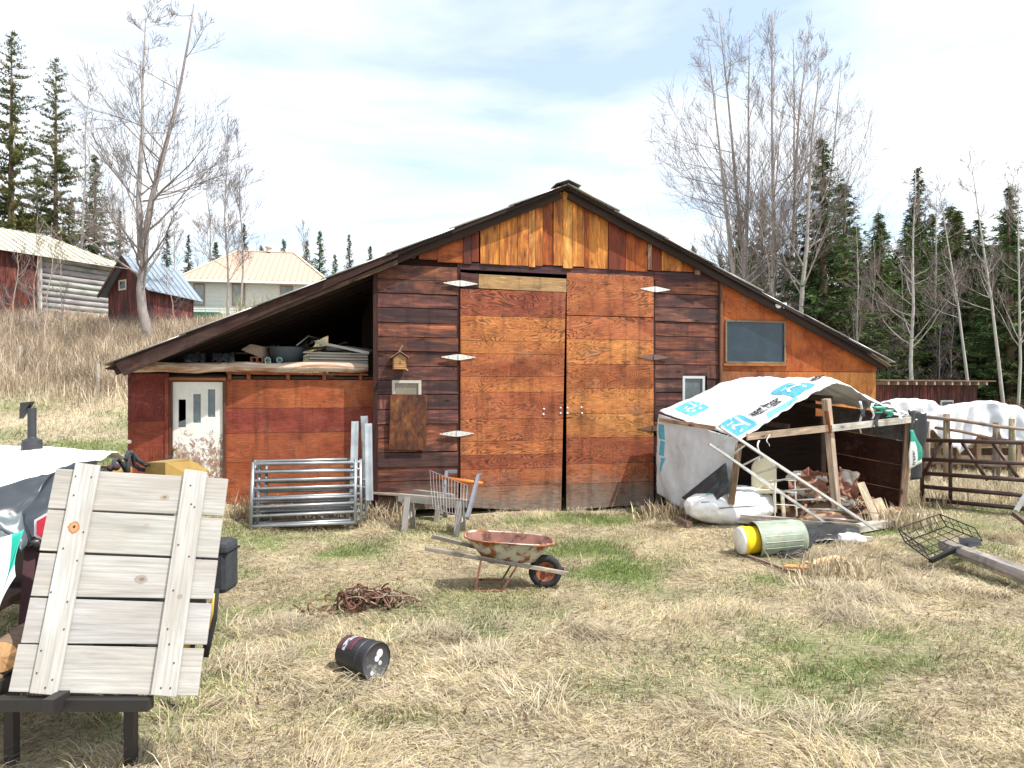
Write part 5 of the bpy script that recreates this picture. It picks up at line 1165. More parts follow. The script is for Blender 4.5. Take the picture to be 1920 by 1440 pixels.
# ================================================================ things against the barn's left
def panel(dx,dy,lean,label,x0=470,x1=666,yt=852,yb=962,Y=10.55,nr=8):
    a=P(x0,yb,Y)+V((dx,dy,0)); b=P(x1,yb,Y+.45)+V((dx,dy,0)); a.z=gz(a.x,a.y)+.02; b.z=a.z; up=V((-.06*lean,.26*lean,1)).normalized()*1.03
    t=thing('livestock_panel',label,'gate panel',a,group='galvanised livestock panels leaning on the shed wall')
    c=(.36,.38,.40)
    for p in (a,b): m=MB(); m.tube([p,p+up],.028,8,c); m.build('upright',M['galv'],t,smooth=True)
    for i in range(nr): k=.04+.94*i/(nr-1)+R(-.015,.015); m=MB(); m.tube([a+up*k,b+up*(k-.03*R(0,1))],.026,8,c); m.build('rail',M['galv'],t,smooth=True)
    return t
panel(0,0,1,'front galvanised panel of the stack leaning on the shed wall'); panel(.07,.09,1,'second galvanised panel, just behind the front one'); panel(-.03,.17,1,'third galvanised panel of the leaning stack',nr=7); panel(.12,.26,1,'rearmost galvanised panel nearest the shed wall',nr=7)
for (x0,y0,x1,y1,Y,t,lb) in [(666,790,662,945,11.3,(.52,.56,.58),'left galvanised channel post propped in the barn corner'),(683,780,689,945,11.45,(.42,.44,.45),'tallest galvanised channel post in the barn corner'),(691,794,693,938,11.3,(.58,.62,.64),'right galvanised channel post beside the barn wall')]:
    a=P(x0,y0,Y+.12); b=P(x1,y1,Y-.1); m=MB(); w=.055
    m.bar(a,b,.11,.012,t,up=(0,-1,0)); s_=V((.055,-.02,0)); m.bar(a+s_,b+s_,.012,.05,t,up=(0,-1,0)); m.bar(a-s_+V((0,-.0,0)),b-s_,.012,.05,t,up=(0,-1,0)); tag(m.build('channel_post',M['galv'],None),lb,'metal post')
# sawhorses
def sawhorse(pa,pb,za,zb,t,label,hh=.10,sp=.2):
    a=V((pa.x,pa.y,gz(pa.x,pa.y)+za)); b=V((pb.x,pb.y,gz(pb.x,pb.y)+zb)); o=thing('sawhorse',label,'sawhorse',lift(a,gz(a.x,a.y)))
    m=MB(); m.bar(a,b,.09,hh,t); m.build('beam',M['pale_wood'],o); d=(b-a).normalized(); sd=V((-d.y,d.x,0))
    for k in (.14,.86):
        p=a.lerp(b,k)
        for s in (-1,1):
            q=p+sd*s*sp; q.z=gz(q.x,q.y)-.02; m=MB(); m.bar(p+sd*s*.055+V((0,0,.03)),q,.09,.03,j(t,.08),up=tuple(sd)); m.build('leg',M['pale_wood'],o)
        m=MB(); z=p.z*.45+gz(p.x,p.y)*.55; m.bar(lift(p-sd*sp*.62,z),lift(p+sd*sp*.62,z),.02,.09,(.62,.6,.58)); m.build('brace',M['pale_wood'],o)
    return o
sawhorse(G(748,992),G(882,1003),.52,.50,(.22,.21,.20),'near grey wooden sawhorse behind the wheelbarrow',.12,.22)
sawhorse(G(690,962),G(850,976),.50,.42,(.23,.20,.175),'far sawhorse with long grey beam beside the barn wall',.08,.2)
m=MB(); a=G(685,975)+V((0,.1,.47)); b=G(838,980)+V((0,.15,.40)); m.bar(a,b,.14,.03,(.27,.22,.18)); tag(m.build('plank',M['old_wood'],None),'long grey plank laid across the two sawhorses','plank')
# stand with orange bar
so_=thing('hand_cart_frame','grey metal cart frame with orange crossbar and wire tines beside the left door','cart frame',G(860,975))
g1=(.20,.21,.24)
for a,b in (((838,884,11.4),(828,965,11.0)),((898,890,11.2),(876,972,10.6))):
    m=MB(); m.bar(P(*a),P(*b),.05,.07,g1); m.build('upright',M['metal_paint'],so_)
m=MB(); m.tube([P(826,896,11.35),P(905,907,11.1)],.035,10,(.62,.17,.03)); m.build('orange_crossbar',M['metal_paint'],so_,smooth=True)
m=MB(); m.box(P(848,884,11.4),(.16,.06,.05),g1); m.build('end_plate',M['metal_paint'],so_); m=MB(); m.box(P(899,890,11.2),(.08,.07,.05),g1); m.build('end_plate',M['metal_paint'],so_)
for i in range(13):
    k=i/12; a=P(806+70*k,882+28*k,11.35-.3*k); b=P(812+62*k,952+18*k,10.9-.2*k)
    m=MB(); m.tube([a,a.lerp(b,.5)+V((0,-.05,0)),b],.005,5,(.13,.12,.115)); m.build('tine',M['dark_metal'],so_)
for yy in (0,.5,1): m=MB(); m.tube([P(806,882+70*yy,11.35-.42*yy),P(876,910+60*yy,11.05-.4*yy)],.007,5,(.28,.26,.25)); m.build('wire',M['dark_metal'],so_)
# birdhouse
bu,bz=L(748,681); bo_=thing('birdhouse','tiny log birdhouse with pitched roof nailed to the left plank wall','birdhouse',BW(bu,-.1,bz-.1))
def bl(x,y,z): return BW(bu+x,y,bz+z)
m=MB()
for k in range(6): 
    z=-.10+.035*k
    m.tube([bl(-.10,-.20,z),bl(.10,-.20,z)],.018,6,(.42,.24,.11)); m.tube([bl(-.10,-.20,z),bl(-.10,-.02,z)],.018,6,(.40,.22,.1)); m.tube([bl(.10,-.20,z),bl(.10,-.02,z)],.018,6,(.40,.22,.1))
m.prism4([bl(-.09,-.19,-.1),bl(.09,-.19,-.1),bl(.09,-.19,.10),bl(-.09,-.19,.10)],bl(0,0,0)-bl(0,-.02,0),(.34,.2,.1)); m.build('body',M['old_wood'],bo_)
m=MB()
for s in (-1,1): m.prism4([bl(s*.16,-.25,.08),bl(0,-.25,.19),bl(0,0,.19),bl(s*.16,0,.08)],V((0,0,.015)),(.26,.18,.12))
m.prism4([bl(-.11,-.205,.09),bl(.11,-.205,.09),bl(0,-.205,.17),bl(0,-.205,.17)],bl(0,0,0)-bl(0,-.02,0),(.3,.18,.1)); m.build('roof',M['old_wood'],bo_)
m=MB(); m.tube([bl(-.02,-.24,.19),bl(.05,-.2,.31)],.014,6,(.2,.14,.1)); m.tube([bl(.09,-.2,-.1),bl(.14,-.24,-.14)],.015,6,(.4,.25,.12)); m.build('perch',M['old_wood'],bo_)
m=MB(); m.lathe(bl(0,-.212,.0),bl(0,-1,0)-bl(0,0,0),[(0,0),(.001,.028)],12,(.01,.008,.006)); m.build('entrance',M['dark_wood'],bo_)
# loft contents
lz=2.86
def bl2(px,py,y): u,z=L(px,py,y); return BW(u,y,z)
lc=[]
for i in range(7):
    t=[(.36,.35,.31),(.30,.29,.26),(.40,.38,.33)][i%3]; m=MB(); y=.6+.05*(i%2); z=2.90+.026*i; u0_=Lu(568+ (i%3)*6,.6); u1_=Lu(689,.6)
    m.bar(BW(u0_,y,z),BW(u1_,y+.1,z-.005),.22,.022,t); tag(m.build('loft_board',M['pale_wood'],None),'thin grey board in the flat pile at the right end of the loft','board','grey boards piled in the loft')
m=MB(); m.bar(bl2(585,640,.9),bl2(692,662,.8),.05,.05,(.6,.58,.54)); tag(m.build('loft_pole',M['pale_wood'],None),'long pale pole lying above the board pile in the loft','pole')
m=MB(); a=bl2(583,643,.7); m.tube([a,a+V((-.5,1.2,0))],.075,14,(.30,.28,.26),cap=False); m.tube([a+V((-.01,.02,0)),a+V((-.5,1.2,0))],.062,14,(.04,.04,.04),cap=False); tag(m.build('loft_pipe',M['galv'],None,smooth=True),'open grey pipe end pointing out of the loft','pipe')
a=bl2(538,664,1.0); tb=thing('tub','dark grey round tub in the middle of the loft','tub',a)
m=MB(); m.lathe(a-V((0,0,.2)),(0,0,1),[(0,0),(0,.27),(.3,.32),(.32,.33)],24,(.10,.12,.13)); m.build('body',M['plastic'],tb,smooth=True); m=MB(); m.tube([a+V((-.34,-.1,-.1)),a+V((-.05,-.3,.14))],.012,6,(.2,.2,.2)); m.build('handle',M['galv'],tb)
m=MB(); a=bl2(481,675,.62)
for dx in (-.08,.02,.12): m.box(a+V((dx,0,0)),(.02,.1,.10),(.36,.14,.09))
for dz in (-.045,.045): m.box(a+V((.02,.0,dz)),(.22,.098,.018),(.38,.15,.1))
tag(m.build('hollow_brick',M['brick'],None),'red hollow clay brick on the loft edge','brick')
for px,lb in ((502,'left pale blue cup turned on its side on the loft edge'),(524,'right pale blue cup turned on its side on the loft edge')):
    a=bl2(px,676,.62); m=MB(); m.lathe(a,(.3,-1,.2),[(-.08,0),(-.08,.04),(.05,.055),(.05,.045),(-.06,.03)],14,(.35,.5,.5)); tag(m.build('cup',M['plastic'],None,smooth=True),lb,'cup')
a=bl2(476,664,.9); 
m=MB(); m.prism4([bl2(452,656,.9),bl2(492,672,.8),bl2(492,650,.8),bl2(470,645,.9)],V((0,.3,0)),(.48,.37,.29)); tag(m.build('cardboard_box',M['paper'],None),'torn cardboard box in the loft left of the tub','box')
for (x0,x1,sd_i,lb) in [(345,385,2,'crumpled black plastic rag at the left end of the loft'),(398,440,5,'black plastic rag hanging over the loft log')]:
    def bf(u,v,x0=x0,x1=x1,s=sd_i):
        p=bl2(x0+(x1-x0)*u,662+16*v,.5-.25*v); return p+V((0,.05*nz3((u*4,v*4,s),1),.06*nz3((u*5,v*3,s),1)))
    m=MB(); m.grid(bf,14,8,(.05,.055,.06)); tag(m.build('plastic_rag',M['film'],None,smooth=True,solid=.003),lb,'plastic rag')
for i in range(10):
    px=R(470,640); a=bl2(px,R(650,664),R(1.3,2.6)); an=R(-.6,.6); ln=R(.35,.9); d=V((math.cos(an)*ln,R(-.2,.5),R(-.05,.22))); m=MB(); m.bar(a-d*.5,a+d*.5,R(.05,.16),.03,random.choice([(.20,.17,.14),(.13,.10,.08),(.28,.26,.23)])); tag(m.build('clutter_board',M['old_wood'],None),'dark board in the tangle at the back of the loft','board','dark boards tangled at the back of the loft')
m=MB(); a=bl2(612,655,.9); m.tube([a,a+V((.35,.1,.03)),a+V((.8,.2,-.03))],.045,10,(.16,.15,.14)); tag(m.build('rolled_felt',M['paper'],None,smooth=True),'rolled dark felt lying above the grey board pile in the loft','roll')
m=MB(); m.tube([bl2(556,648,.7),bl2(578,630,.9),bl2(600,636,1.0)],.02,6,(.25,.24,.22)); tag(m.build('bent_conduit',M['galv'],None,smooth=True),'bent grey conduit sticking up behind the tub in the loft','conduit')
# ================================================================ wheelbarrow
wb=thing('wheelbarrow','rusty steel wheelbarrow with grey wooden handles in the middle of the yard','wheelbarrow',V((0,8.2,0)))
def sup(u,a,b,n=3.2):
    c_,s_=math.cos(u),math.sin(u); return a*math.copysign(abs(c_)**(2/n),c_), b*math.copysign(abs(s_)**(2/n),s_)
bx=-.03
def tray(u,v,off=0):
    th=2*math.pi*u
    if v<.62:
        t=v/.62; a=.30+.22*t; b=.19+.12*t; z=.335+.26*t; cx=bx+.02*(1-t)
    else: t=(v-.62)/.38; a=.30*(1-0); a=.52+.02*t; b=.31+.02*t; z=.595+.012*math.sin(t*3.14); cx=bx
    x,y=sup(th,a,b); nose=1-.16*max(0,x/a)**2; y*=nose; zz=z+(.045*(-x/.5) if v>=0 else 0)*(v if v<1 else 1)+.004*nz3((u*20,v*6,1),1)
    return V((cx+x,8.2+y,zz))
m=MB(); m.grid(tray,48,12,lambda u,v:(.46,.44,.37)); 
ring=[tray(k/24,0) for k in range(24)]; b=len(m.v); m.v+=ring; m.face(tuple(range(b,b+24)),[(0,0)]*24,(.3,.15,.1)); m.build('tray',M['rustpaint'],wb,smooth=True)
def tin(u,v): p=tray(u,v*.62); c=V((bx,8.2,p.z)); return p+(c-p)*.025+V((0,0,.004))
m=MB(); m.grid(tin,48,10,(.25,.125,.10)); ring=[tin(k/24,0)+V((0,0,.003)) for k in range(24)]; b=len(m.v); m.v+=ring; m.face(tuple(range(b,b+24)),[(0,0)]*24,(.38,.16,.11)); m.build('tray_inside',M['rust'],wb,smooth=True)
m=MB(); m.tube([tray(k/48,1.0) for k in range(49)],.010,6,(.34,.14,.08)); m.build('rim',M['rust'],wb,smooth=True)
hd=(.27,.24,.21)
for (a,b) in (((-1.0,7.86,.55),(.66,8.08,.20)),((-1.0,8.52,.55),(.66,8.30,.20))): m=MB(); m.bar(a,b,.036,.048,hd); m.build('handle',M['old_wood'],wb,bevel=.006)
wc2=V((.40,8.19,.20))
m=MB(); pr=[]; 
for k in range(13): a=math.pi*2*k/12; pr.append((.048*math.sin(a),.155+.046*math.cos(a)))
m.lathe(wc2,(0,1,0),pr,36,(.035,.035,.038)); ty=m.build('tyre',M['rubber'],wb,smooth=True)
m=MB(); m.lathe(wc2,(0,1,0),[(-.035,.118),(-.03,.10),(-.012,.09),(-.012,.04),(-.045,.03),(-.045,0)],24,(.30,.11,.07)); m.lathe(wc2,(0,-1,0),[(-.035,.118),(-.03,.10),(-.012,.09),(-.012,.04),(-.045,.03),(-.045,0)],24,(.30,.11,.07)); m.build('rim_disc',M['rust'],wb,smooth=True)
m=MB(); m.tube([wc2-V((0,.14,0)),wc2+V((0,.14,0))],.012,8,(.3,.14,.09)); m.build('axle',M['rust'],wb)
m=MB(); m.bar((.64,8.06,.205),(.64,8.32,.205),.03,.03,(.22,.13,.1)); m.build('nose_bar',M['rust'],wb)
for yy in (7.95,8.44):
    m=MB(); a=V((-.36,yy,.40)); m.bar(a,(-.43,yy-.0,.02),.045,.022,(.28,.12,.08)); m.build('leg',M['rust'],wb)
    m=MB(); m.bar((-.43,yy,.03),(-.12+.0,yy,.03),.035,.018,(.28,.12,.08)); m.bar((-.12,yy,.03),(.06,yy,.33),.035,.018,(.28,.12,.08)); m.build('leg_brace',M['rust'],wb)
# black bucket
bc=P(706,1229,5.6); bc.z=gz(bc.x,bc.y)+.135; ax=V((-.78,.56,.02)).normalized()
bk=thing('paint_bucket','black plastic bucket with printed label lying on its side in the straw','bucket',bc)
m=MB(); m.lathe(bc,ax,[(0,.148),(.0,.155),(.05,.155),(.052,.15),(.10,.149),(.105,.153),(.115,.153),(.12,.147),(.36,.132),(.36,0)],36,(.028,.028,.034)); m.build('body',M['plastic'],bk,smooth=False)
m=MB(); m.lathe(bc,ax,[(-.0,.147),(.012,.142),(.012,.04),(.012,0)],36,(.06,.062,.07)); m.lathe(bc,ax,[(-.004,.150),(.0,.156),(.012,.158),(.03,.158)],36,(.03,.03,.035)); m.build('lid',M['dirty_plastic'],bk,smooth=True)
e1=ax.cross(V((0,0,1))).normalized(); e2=e1.cross(ax).normalized()
m=MB(); q=bc+ax*-.0+e1*.04-e1*.09+e2*.045; 
for (d1,d2,r_,t) in ((.045,.05,.036,(.52,.5,.52)),(.015,.015,.026,(.62,.6,.62)),(.05,-.03,.02,(.45,.44,.46)),(-.04,-.09,.018,(.5,.5,.5))): m.lathe(bc+e1*d1+e2*d2+ax*.012,-ax,[(.0,r_),(.004,r_*.9),(.005,0)],12,t)
m.build('dried_paint_spots',M['ink'],bk)
def bl_(u,v): a=2*math.pi*u; r_=.1475-.06*(v-.12)+.0; return bc+ax*v+(e1*math.cos(a)+e2*math.sin(a))*(r_+.002)
m=MB(); m.grid(bl_,40,3,lambda u,v:(.40,.42,.45) if nz3((u*30,v*90,1),1)>-.05 else (.08,.09,.12),rng=(-.12,.42,.255,.30)); m.grid(bl_,30,4,lambda u,v:(.12,.035,.05) if nz3((u*14,v*30,3),1)>-.1 else (.05,.03,.05),rng=(-.05,.40,.175,.245)); m.grid(bl_,10,3,(.55,.55,.6),rng=(.05,.20,.155,.19)); m.grid(bl_,30,4,(.10,.035,.04),rng=(-.1,.42,.31,.35)); m.build('label',M['ink'],bk)
# rusty wire heap
hc=G(680,1150)+V((0,.15,0)); m=MB(); rs=random.Random(4)
for i in range(95):
    x=rs.gauss(0,.22); c=hc+V((x,rs.gauss(0,.09)+x*.25,max(0,.14-.9*x*x)*rs.uniform(.3,1.25)+.03)); r_=rs.uniform(.06,.17); t=rs.choice([(.17,.085,.06),(.13,.065,.05),(.22,.12,.085),(.34,.28,.2)]); ax1=V((rs.gauss(0,1),rs.gauss(0,.4),rs.gauss(0,.4))).normalized(); ax2=V((rs.gauss(0,.4),rs.gauss(0,1),rs.gauss(0,.6))).normalized(); a0=rs.uniform(0,6.28); al_=rs.uniform(1.5,5)
    pts=[c+(ax1*math.cos(a0+al_*k/9)*r_*1.3+ax2*math.sin(a0+al_*k/9)*r_*.8) for k in range(10)]
    for p in pts: p.z=max(p.z,gz(p.x,p.y)+.01)
    m.tube(pts,rs.uniform(.006,.012),5,t,cap=False)
tag(m.build('wire_tangle',M['rust'],None),'tangled heap of rusty wire half buried in the straw','wire')
# ================================================================ foreground left
TL,TR,BL,BR=P(105,877,4.6),P(424,896,4.6),P(-14,1450,3.99),P(352,1450,3.99)
def PP(s,t): return TL.lerp(TR,s).lerp(BL.lerp(BR,s),t)
nrm=(TR-TL).cross(BL-TL).normalized()
if nrm.y>0: nrm=-nrm
pb=thing('wooden_ramp','big silvery wooden panel of wide boards with two battens leaning at lower left','wooden panel',(BL+BR)/2)
rows=[0,.152,.305,.457,.609,.765]; gaps=[0,.004,.006,.010,.006,0]
for i in range(5):
    t0,t1=rows[i]+.003,rows[i+1]-.003; sk_=R(-.004,.004)
    m=MB(); e0_,e1_=R(-.009,.006),R(-.006,.010); m.prism4([PP(e0_,t1-sk_-gaps[i+1]*.3),PP(1+e1_,t1+sk_-gaps[i+1]*.6),PP(1+e1_,t0),PP(e0_,t0)],-nrm*.022,j([(.355,.34,.32),(.34,.33,.315),(.35,.34,.325),(.32,.315,.31),(.35,.335,.32),(.33,.32,.31),(.33,.32,.31)][i],.05)); m.build('board',M['pale_wood'],pb,bevel=.003)
for a,b in ((.12,.262),(.76,.89)):
    m=MB(); q=[PP(a,.762),PP(b,.768),PP(b,-.016),PP(a,-.022)]; m.prism4([p+nrm*.026 for p in q],-nrm*.022,(.40,.395,.38)); m.build('batten',M['pale_wood'],pb,bevel=.003)
def spot(s,t,r_,tt,nm,k=.028,el=1.0,sub=20):
    m=MB(); c=PP(s,t)+nrm*k; ex=(TR-TL).normalized()*r_*el; ey=(TL-BL).normalized()*r_; b=len(m.v); n=18; m.v+=[c]+[c+ex*math.cos(6.283*i/n)*(1+.12*math.sin(3*i))+ey*math.sin(6.283*i/n)*(1+.1*math.sin(5*i)) for i in range(n)]
    for i in range(n): m.face((b,b+1+i,b+1+(i+1)%n),[(0,0)]*3,tt)
    return m.build(nm,M['ink'],pb)
spot(.185,.215,.038,(.38,.17,.07),'knot',.0268); spot(.185,.215,.029,(.48,.25,.12),'knot',.0274); spot(.187,.213,.009,(.03,.02,.02),'knot',.028)
spot(.60,.385,.026,(.30,.26,.23),'knot',.0008,1.6); spot(.605,.385,.011,(.20,.16,.13),'knot',.0012,1.6); spot(.66,.088,.020,(.33,.28,.22),'knot',.0008,1.5); spot(.66,.087,.009,(.2,.15,.11),'knot',.0012,1.5); spot(.58,.195,.014,(.34,.30,.27),'knot',.0008,1.3); spot(.84,.44,.014,(.3,.25,.21),'knot',.0268,1.2); spot(.37,.385,.0,(.3,.3,.3),'knot',.0008) if False else None
for s,t in ((.14,.03),(.81,.04),(.15,.29),(.24,.33),(.79,.26),(.85,.12),(.13,.44),(.24,.56),(.80,.55),(.86,.66),(.14,.70),(.23,.72),(.81,.74),(.86,.74),(.23,.03),(.15,.10),(.245,.23),(.83,.11),(.23,.47),(.14,.63),(.86,.30),(.80,.42),(.82,.60),(.2,.745)): spot(s,t,.0055,(.06,.045,.04),'nail_head',.029)
# machine hidden under tarps
tr=thing('tractor','old tractor parked under tarps at the far left with black exhaust stack','tractor',V((-4.4,6.3,0)))
m=MB(); a=P(60,838,6.4); m.lathe(V((a.x,a.y,1.2)),(0,0,1),[(0,.085),(.66,.085),(.70,.078),(.72,.04),(.73,.036),(1.00,.036),(1.0,.030),(.9,.028)],18,(.045,.047,.055)); a2=a; m.build('exhaust_stack',M['metal_paint'],tr,smooth=False)
m=MB(); c=V((a.x-.05,a.y,2.20)); m.prism4([c+V((-.05,-.03,-.10)),c+V((.02,-.03,-.0)),c+V((.06,-.03,.06)),c+V((-.04,-.03,.05))],V((0,.06,0)),(.04,.04,.045)); m.build('rain_flap',M['metal_paint'],tr)
m=MB(); m.box((-4.3,6.6,1.0),(1.0,2.2,.55),(.05,.04,.04)); m.box((-4.2,6.3,1.35),(.7,1.3,.5),(.36,.235,.07)); m.box((-3.9,5.4,.75),(1.5,.12,.14),(.05,.03,.03)); m.build('chassis',M['metal_paint'],tr,bevel=.03)
for (x,y,r_) in ((-4.95,5.6,.46),(-3.55,7.4,.31),(-4.95,7.5,.31)):
    t_=MB(); c=V((x,y,gz(x,y)+r_)); pr=[(.13*math.sin(6.283*k/12),r_*.78+r_*.22*math.cos(6.283*k/12)) for k in range(13)]; t_.lathe(c,(1,0,.0),pr,32,(.03,.03,.033)); t_.build('tyre',M['rubber'],tr,smooth=True)
    t_=MB(); t_.lathe(c,(1,0,0),[(-.1,0),(-.1,r_*.5),(-.05,r_*.6),(.05,r_*.6),(.1,r_*.5),(.1,0)],24,(.5,.35,.03)); t_.build('wheel_rim',M['metal_paint'],tr,smooth=True)
cr=thing('cart','dark box cart with yellow trim half hidden behind the wooden ramp','cart',V((-2.8,5.5,.0)))
for sx in (-3.25,-2.72):
    m=MB(); m.bar((sx,4.0,.50),(sx*.98,5.3,.46),.07,.09,(.03,.028,.028)); m.build('frame_rail',M['metal_paint'],cr)
m=MB(); m.bar((-3.3,4.12,.47),(-2.18,4.12,.47),.07,.07,(.03,.028,.028)); m.build('cross_rail',M['metal_paint'],cr)
for sx in (-3.15,-2.4): m=MB(); m.bar((sx,4.3,.46),(sx,4.3,.0),.06,.06,(.035,.03,.03)); m.build('stand_leg',M['metal_paint'],cr)
m=MB(); m.box((-3.07,5.55,.78),(.84,.8,.72),(.022,.022,.026)); m.build('backing_box',M['metal_paint'],cr,bevel=.03)  # dark box added behind the ramp so the gaps between its boards look dark
m=MB(); a=P(427,1105,5.45); m.box((a.x-.13,a.y+.16,.93),(.22,.26,.42),(.045,.048,.056)); m.build('wheel_cover',M['rubber'],cr,bevel=.045)
m=MB(); a=P(427,1105,5.45); m.box((a.x-.13,a.y+.16,1.055),(.228,.268,.012),(.012,.012,.014)); m.build('cover_seam',M['rubber'],cr)
m=MB(); m.tube([P(404,1105,4.95),P(400,1160,4.95),P(392,1195,4.95),P(384,1230,4.95)],.028,8,(.03,.03,.034)); m.build('side_edge',M['rubber'],cr,smooth=True)
m=MB(); m.tube([P(401,1112,4.93),P(397,1150,4.92),P(391,1178,4.92)],.012,6,(.50,.36,.06)); m.build('yellow_trim',M['metal_paint'],cr,smooth=True)
m=MB(); m.bar((-2.7,5.6,.8),(-2.45,5.6,.85),.1,.12,(.03,.03,.034)); m.build('bracket',M['metal_paint'],cr)
for sx in (-3.4,-2.75):
    t_=MB(); c=V((sx,5.6,gz(sx,5.6)+.24)); pr=[(.06*math.sin(6.283*k/12),.20+.05*math.cos(6.283*k/12)) for k in range(13)]; t_.lathe(c,(1,0,0),pr,28,(.03,.03,.033)); t_.lathe(c,(1,0,0),[(-.04,0),(-.04,.16),(.04,.16),(.04,0)],18,(.4,.28,.03)); t_.build('wheel',M['rubber'],cr,smooth=True)
for k,(pp) in enumerate([[(236,862),(240,848),(248,850),(252,872),(262,880),(300,886)],[(240,885),(240,858),(246,848),(258,862),(275,873)],[(212,880),(214,864),(221,860),(230,872),(236,884)],[(252,890),(250,866),(262,878),(330,868),(395,852)]][:3]):
    m=MB(); n=len(pp); pts=[P(a_,b_,5.7+.05*i) for i,(a_,b_) in enumerate(pp)]; m.tube(pts,.018,8,(.05,.055,.065)); m.build('hydraulic_hose',M['rubber'],tr,smooth=True)
m=MB(); m.tube([P(270,872,5.8),P(300,868,6.0),P(320,857,6.2)],.012,6,(.04,.04,.04)); m.build('hydraulic_hose',M['rubber'],tr,smooth=True)
m=MB(); yb_=(.36,.235,.07); a,b,c,d=P(270,893,5.9),P(310,893,5.7),P(310,867,5.7),P(275,867,5.9); m.prism4([a,b,c,d],V((.06,.3,0)),yb_); m.prism4([P(310,893,5.7),P(352,897,5.9),P(352,889,5.9),P(310,867,5.7)],V((.05,.3,0)),j(yb_,.05)); m.prism4([P(270,960,5.9),P(352,960,5.9),P(352,893,5.9),P(270,893,5.9)],V((-.1,.3,0)),yb_); m.build('yellow_hood',M['metal_paint'],tr)
for px,py in ((207,878),(218,876)): m=MB(); m.lathe(P(px,py,5.6),(0,-1,0),[(-.03,.02),(0,.03),(.02,.02),(.025,0)],10,(.05,.03,.04)); m.build('hose_coupling',M['rubber'],tr,smooth=True)
m=MB(); m.bar(P(60,1010,4.95),P(38,1300,4.6),.07,.07,(.055,.02,.025)); m.bar(P(-20,1150,4.9),P(60,1105,4.95),.05,.05,(.04,.02,.02)); m.bar(P(-20,1250,4.8),P(45,1215,4.9),.06,.05,(.04,.02,.02)); m.build('frame',M['metal_paint'],tr)
m=MB(); m.tube([P(56,1020,4.85),P(68,1015,4.85),P(75,1030,4.9)],.03,8,(.1,.1,.1)); m.build('coupling',M['galv'],tr,smooth=True)
# reflector
rfl=thing('reflector_sign','red and white slow vehicle reflector peeking out left of the wooden panel','sign',P(88,990,4.85))
def hexa(cx,cy,r_,Y,t,nm,n=6,rot=.52):
    m=MB(); b=len(m.v); m.v+=[P(cx+r_*math.cos(rot+6.283*i/n),cy-r_*math.sin(rot+6.283*i/n),Y) for i in range(n)]+[P(cx+r_*math.cos(rot+6.283*i/n),cy-r_*math.sin(rot+6.283*i/n),Y+.006) for i in range(n)]
    m.face(tuple(range(b,b+n)),[(0,0)]*n,t); m.face(tuple(range(b+n,b+2*n))[::-1],[(0,0)]*n,t)
    for i in range(n): k=(i+1)%n; m.face((b+i,b+n+i,b+n+k,b+k),[(0,0)]*4,t)
    return m.build(nm,M['paint'],rfl)
hexa(90,990,30,4.86,(.75,.75,.78),'border'); hexa(90,990,25,4.85,(.62,.04,.07),'red_field'); hexa(91,991,12,4.84,(.78,.76,.78),'white_triangle',3,1.57)
# white tarp over the tractor
ce=[P(-190,935,4.9),P(0,914,5.0),P(92,888,5.25),P(140,868,5.6),P(193,861,6.1)]; fe=[P(-190,838,7.2),P(0,834,7.3),P(80,838,7.3),P(140,848,7.2),P(240,862,7.0)]
def pl(lst,t): k=t*(len(lst)-1); i=min(int(k),len(lst)-2); return lst[i].lerp(lst[i+1],k-i)
def top_fn(u,v): p=pl(ce,u).lerp(pl(fe,u),v); return p+V((0,0,.07*math.sin(math.pi*v)+.02*nz3((u*8,v*5,2),1)+.008*nz3((u*25,v*18,2),1)))
tp_=thing('tarp','white lumber wrap tarp with black lining draped over the tractor','tarp',P(60,900,5.2)-V((0,0,.3)))
m=MB(); m.grid(top_fn,48,24,(.82,.83,.84)); m.build('white_top',M['tarp'],tp_,smooth=True,solid=.006)
de=[P(-190,1100,4.6),P(0,1010,4.7),P(46,1035,4.75),P(60,1010,4.9),P(110,975,5.1),P(160,930,5.5),P(196,885,6.0)]
def dr_fn(u,v): p=pl(ce,u).lerp(pl(de,u),v); f=math.sin(u*17+v*4)*.5+math.sin(u*31-v*6)*.3; return p+V((.02*f,-.09*math.sin(math.pi*min(v*1.1,1))+.05*f*v+.02*nz3((u*12,v*9,7),1),.02*nz3((u*9,v*7,3),1)))
m=MB(); m.grid(dr_fn,64,26,lambda u,v: (.10,.125,.14) if (u<.40 and v>.45) else (.035,.042,.052)); m.build('black_lining',M['film'],tp_,smooth=True,solid=.005)
le=[P(-190,1080,4.45),P(0,1010,4.5),P(30,1000,4.55),P(52,990,4.62)]; lb_=[P(-190,1330,4.3),P(-60,1230,4.35),P(-4,1170,4.4),P(44,1075,4.5)]
def lo_fn(u,v): p=pl(le,u).lerp(pl(lb_,u),v); return p+V((0,.04*math.sin(u*9+v*3)-.05,.0))
m=MB(); m.grid(lo_fn,36,20,lambda u,v: TEAL if (u>.70 and v<.70+.25*(u-.7)) else (.8,.81,.82)); m.build('printed_flap',M['tarp'],tp_,smooth=True,solid=.004)
def kf(u,v): return P(22+30*u-14*v,1048-56*u-16*v,4.5)+V((0,-.10,0))
m=MB(); lay_text(m,'Kiln',kf,.0,.05,(.42,0),(0,1.25),(.85,.87,.86),.004,V((0,-1,0))); m.build('lettering',M['ink'],tp_)
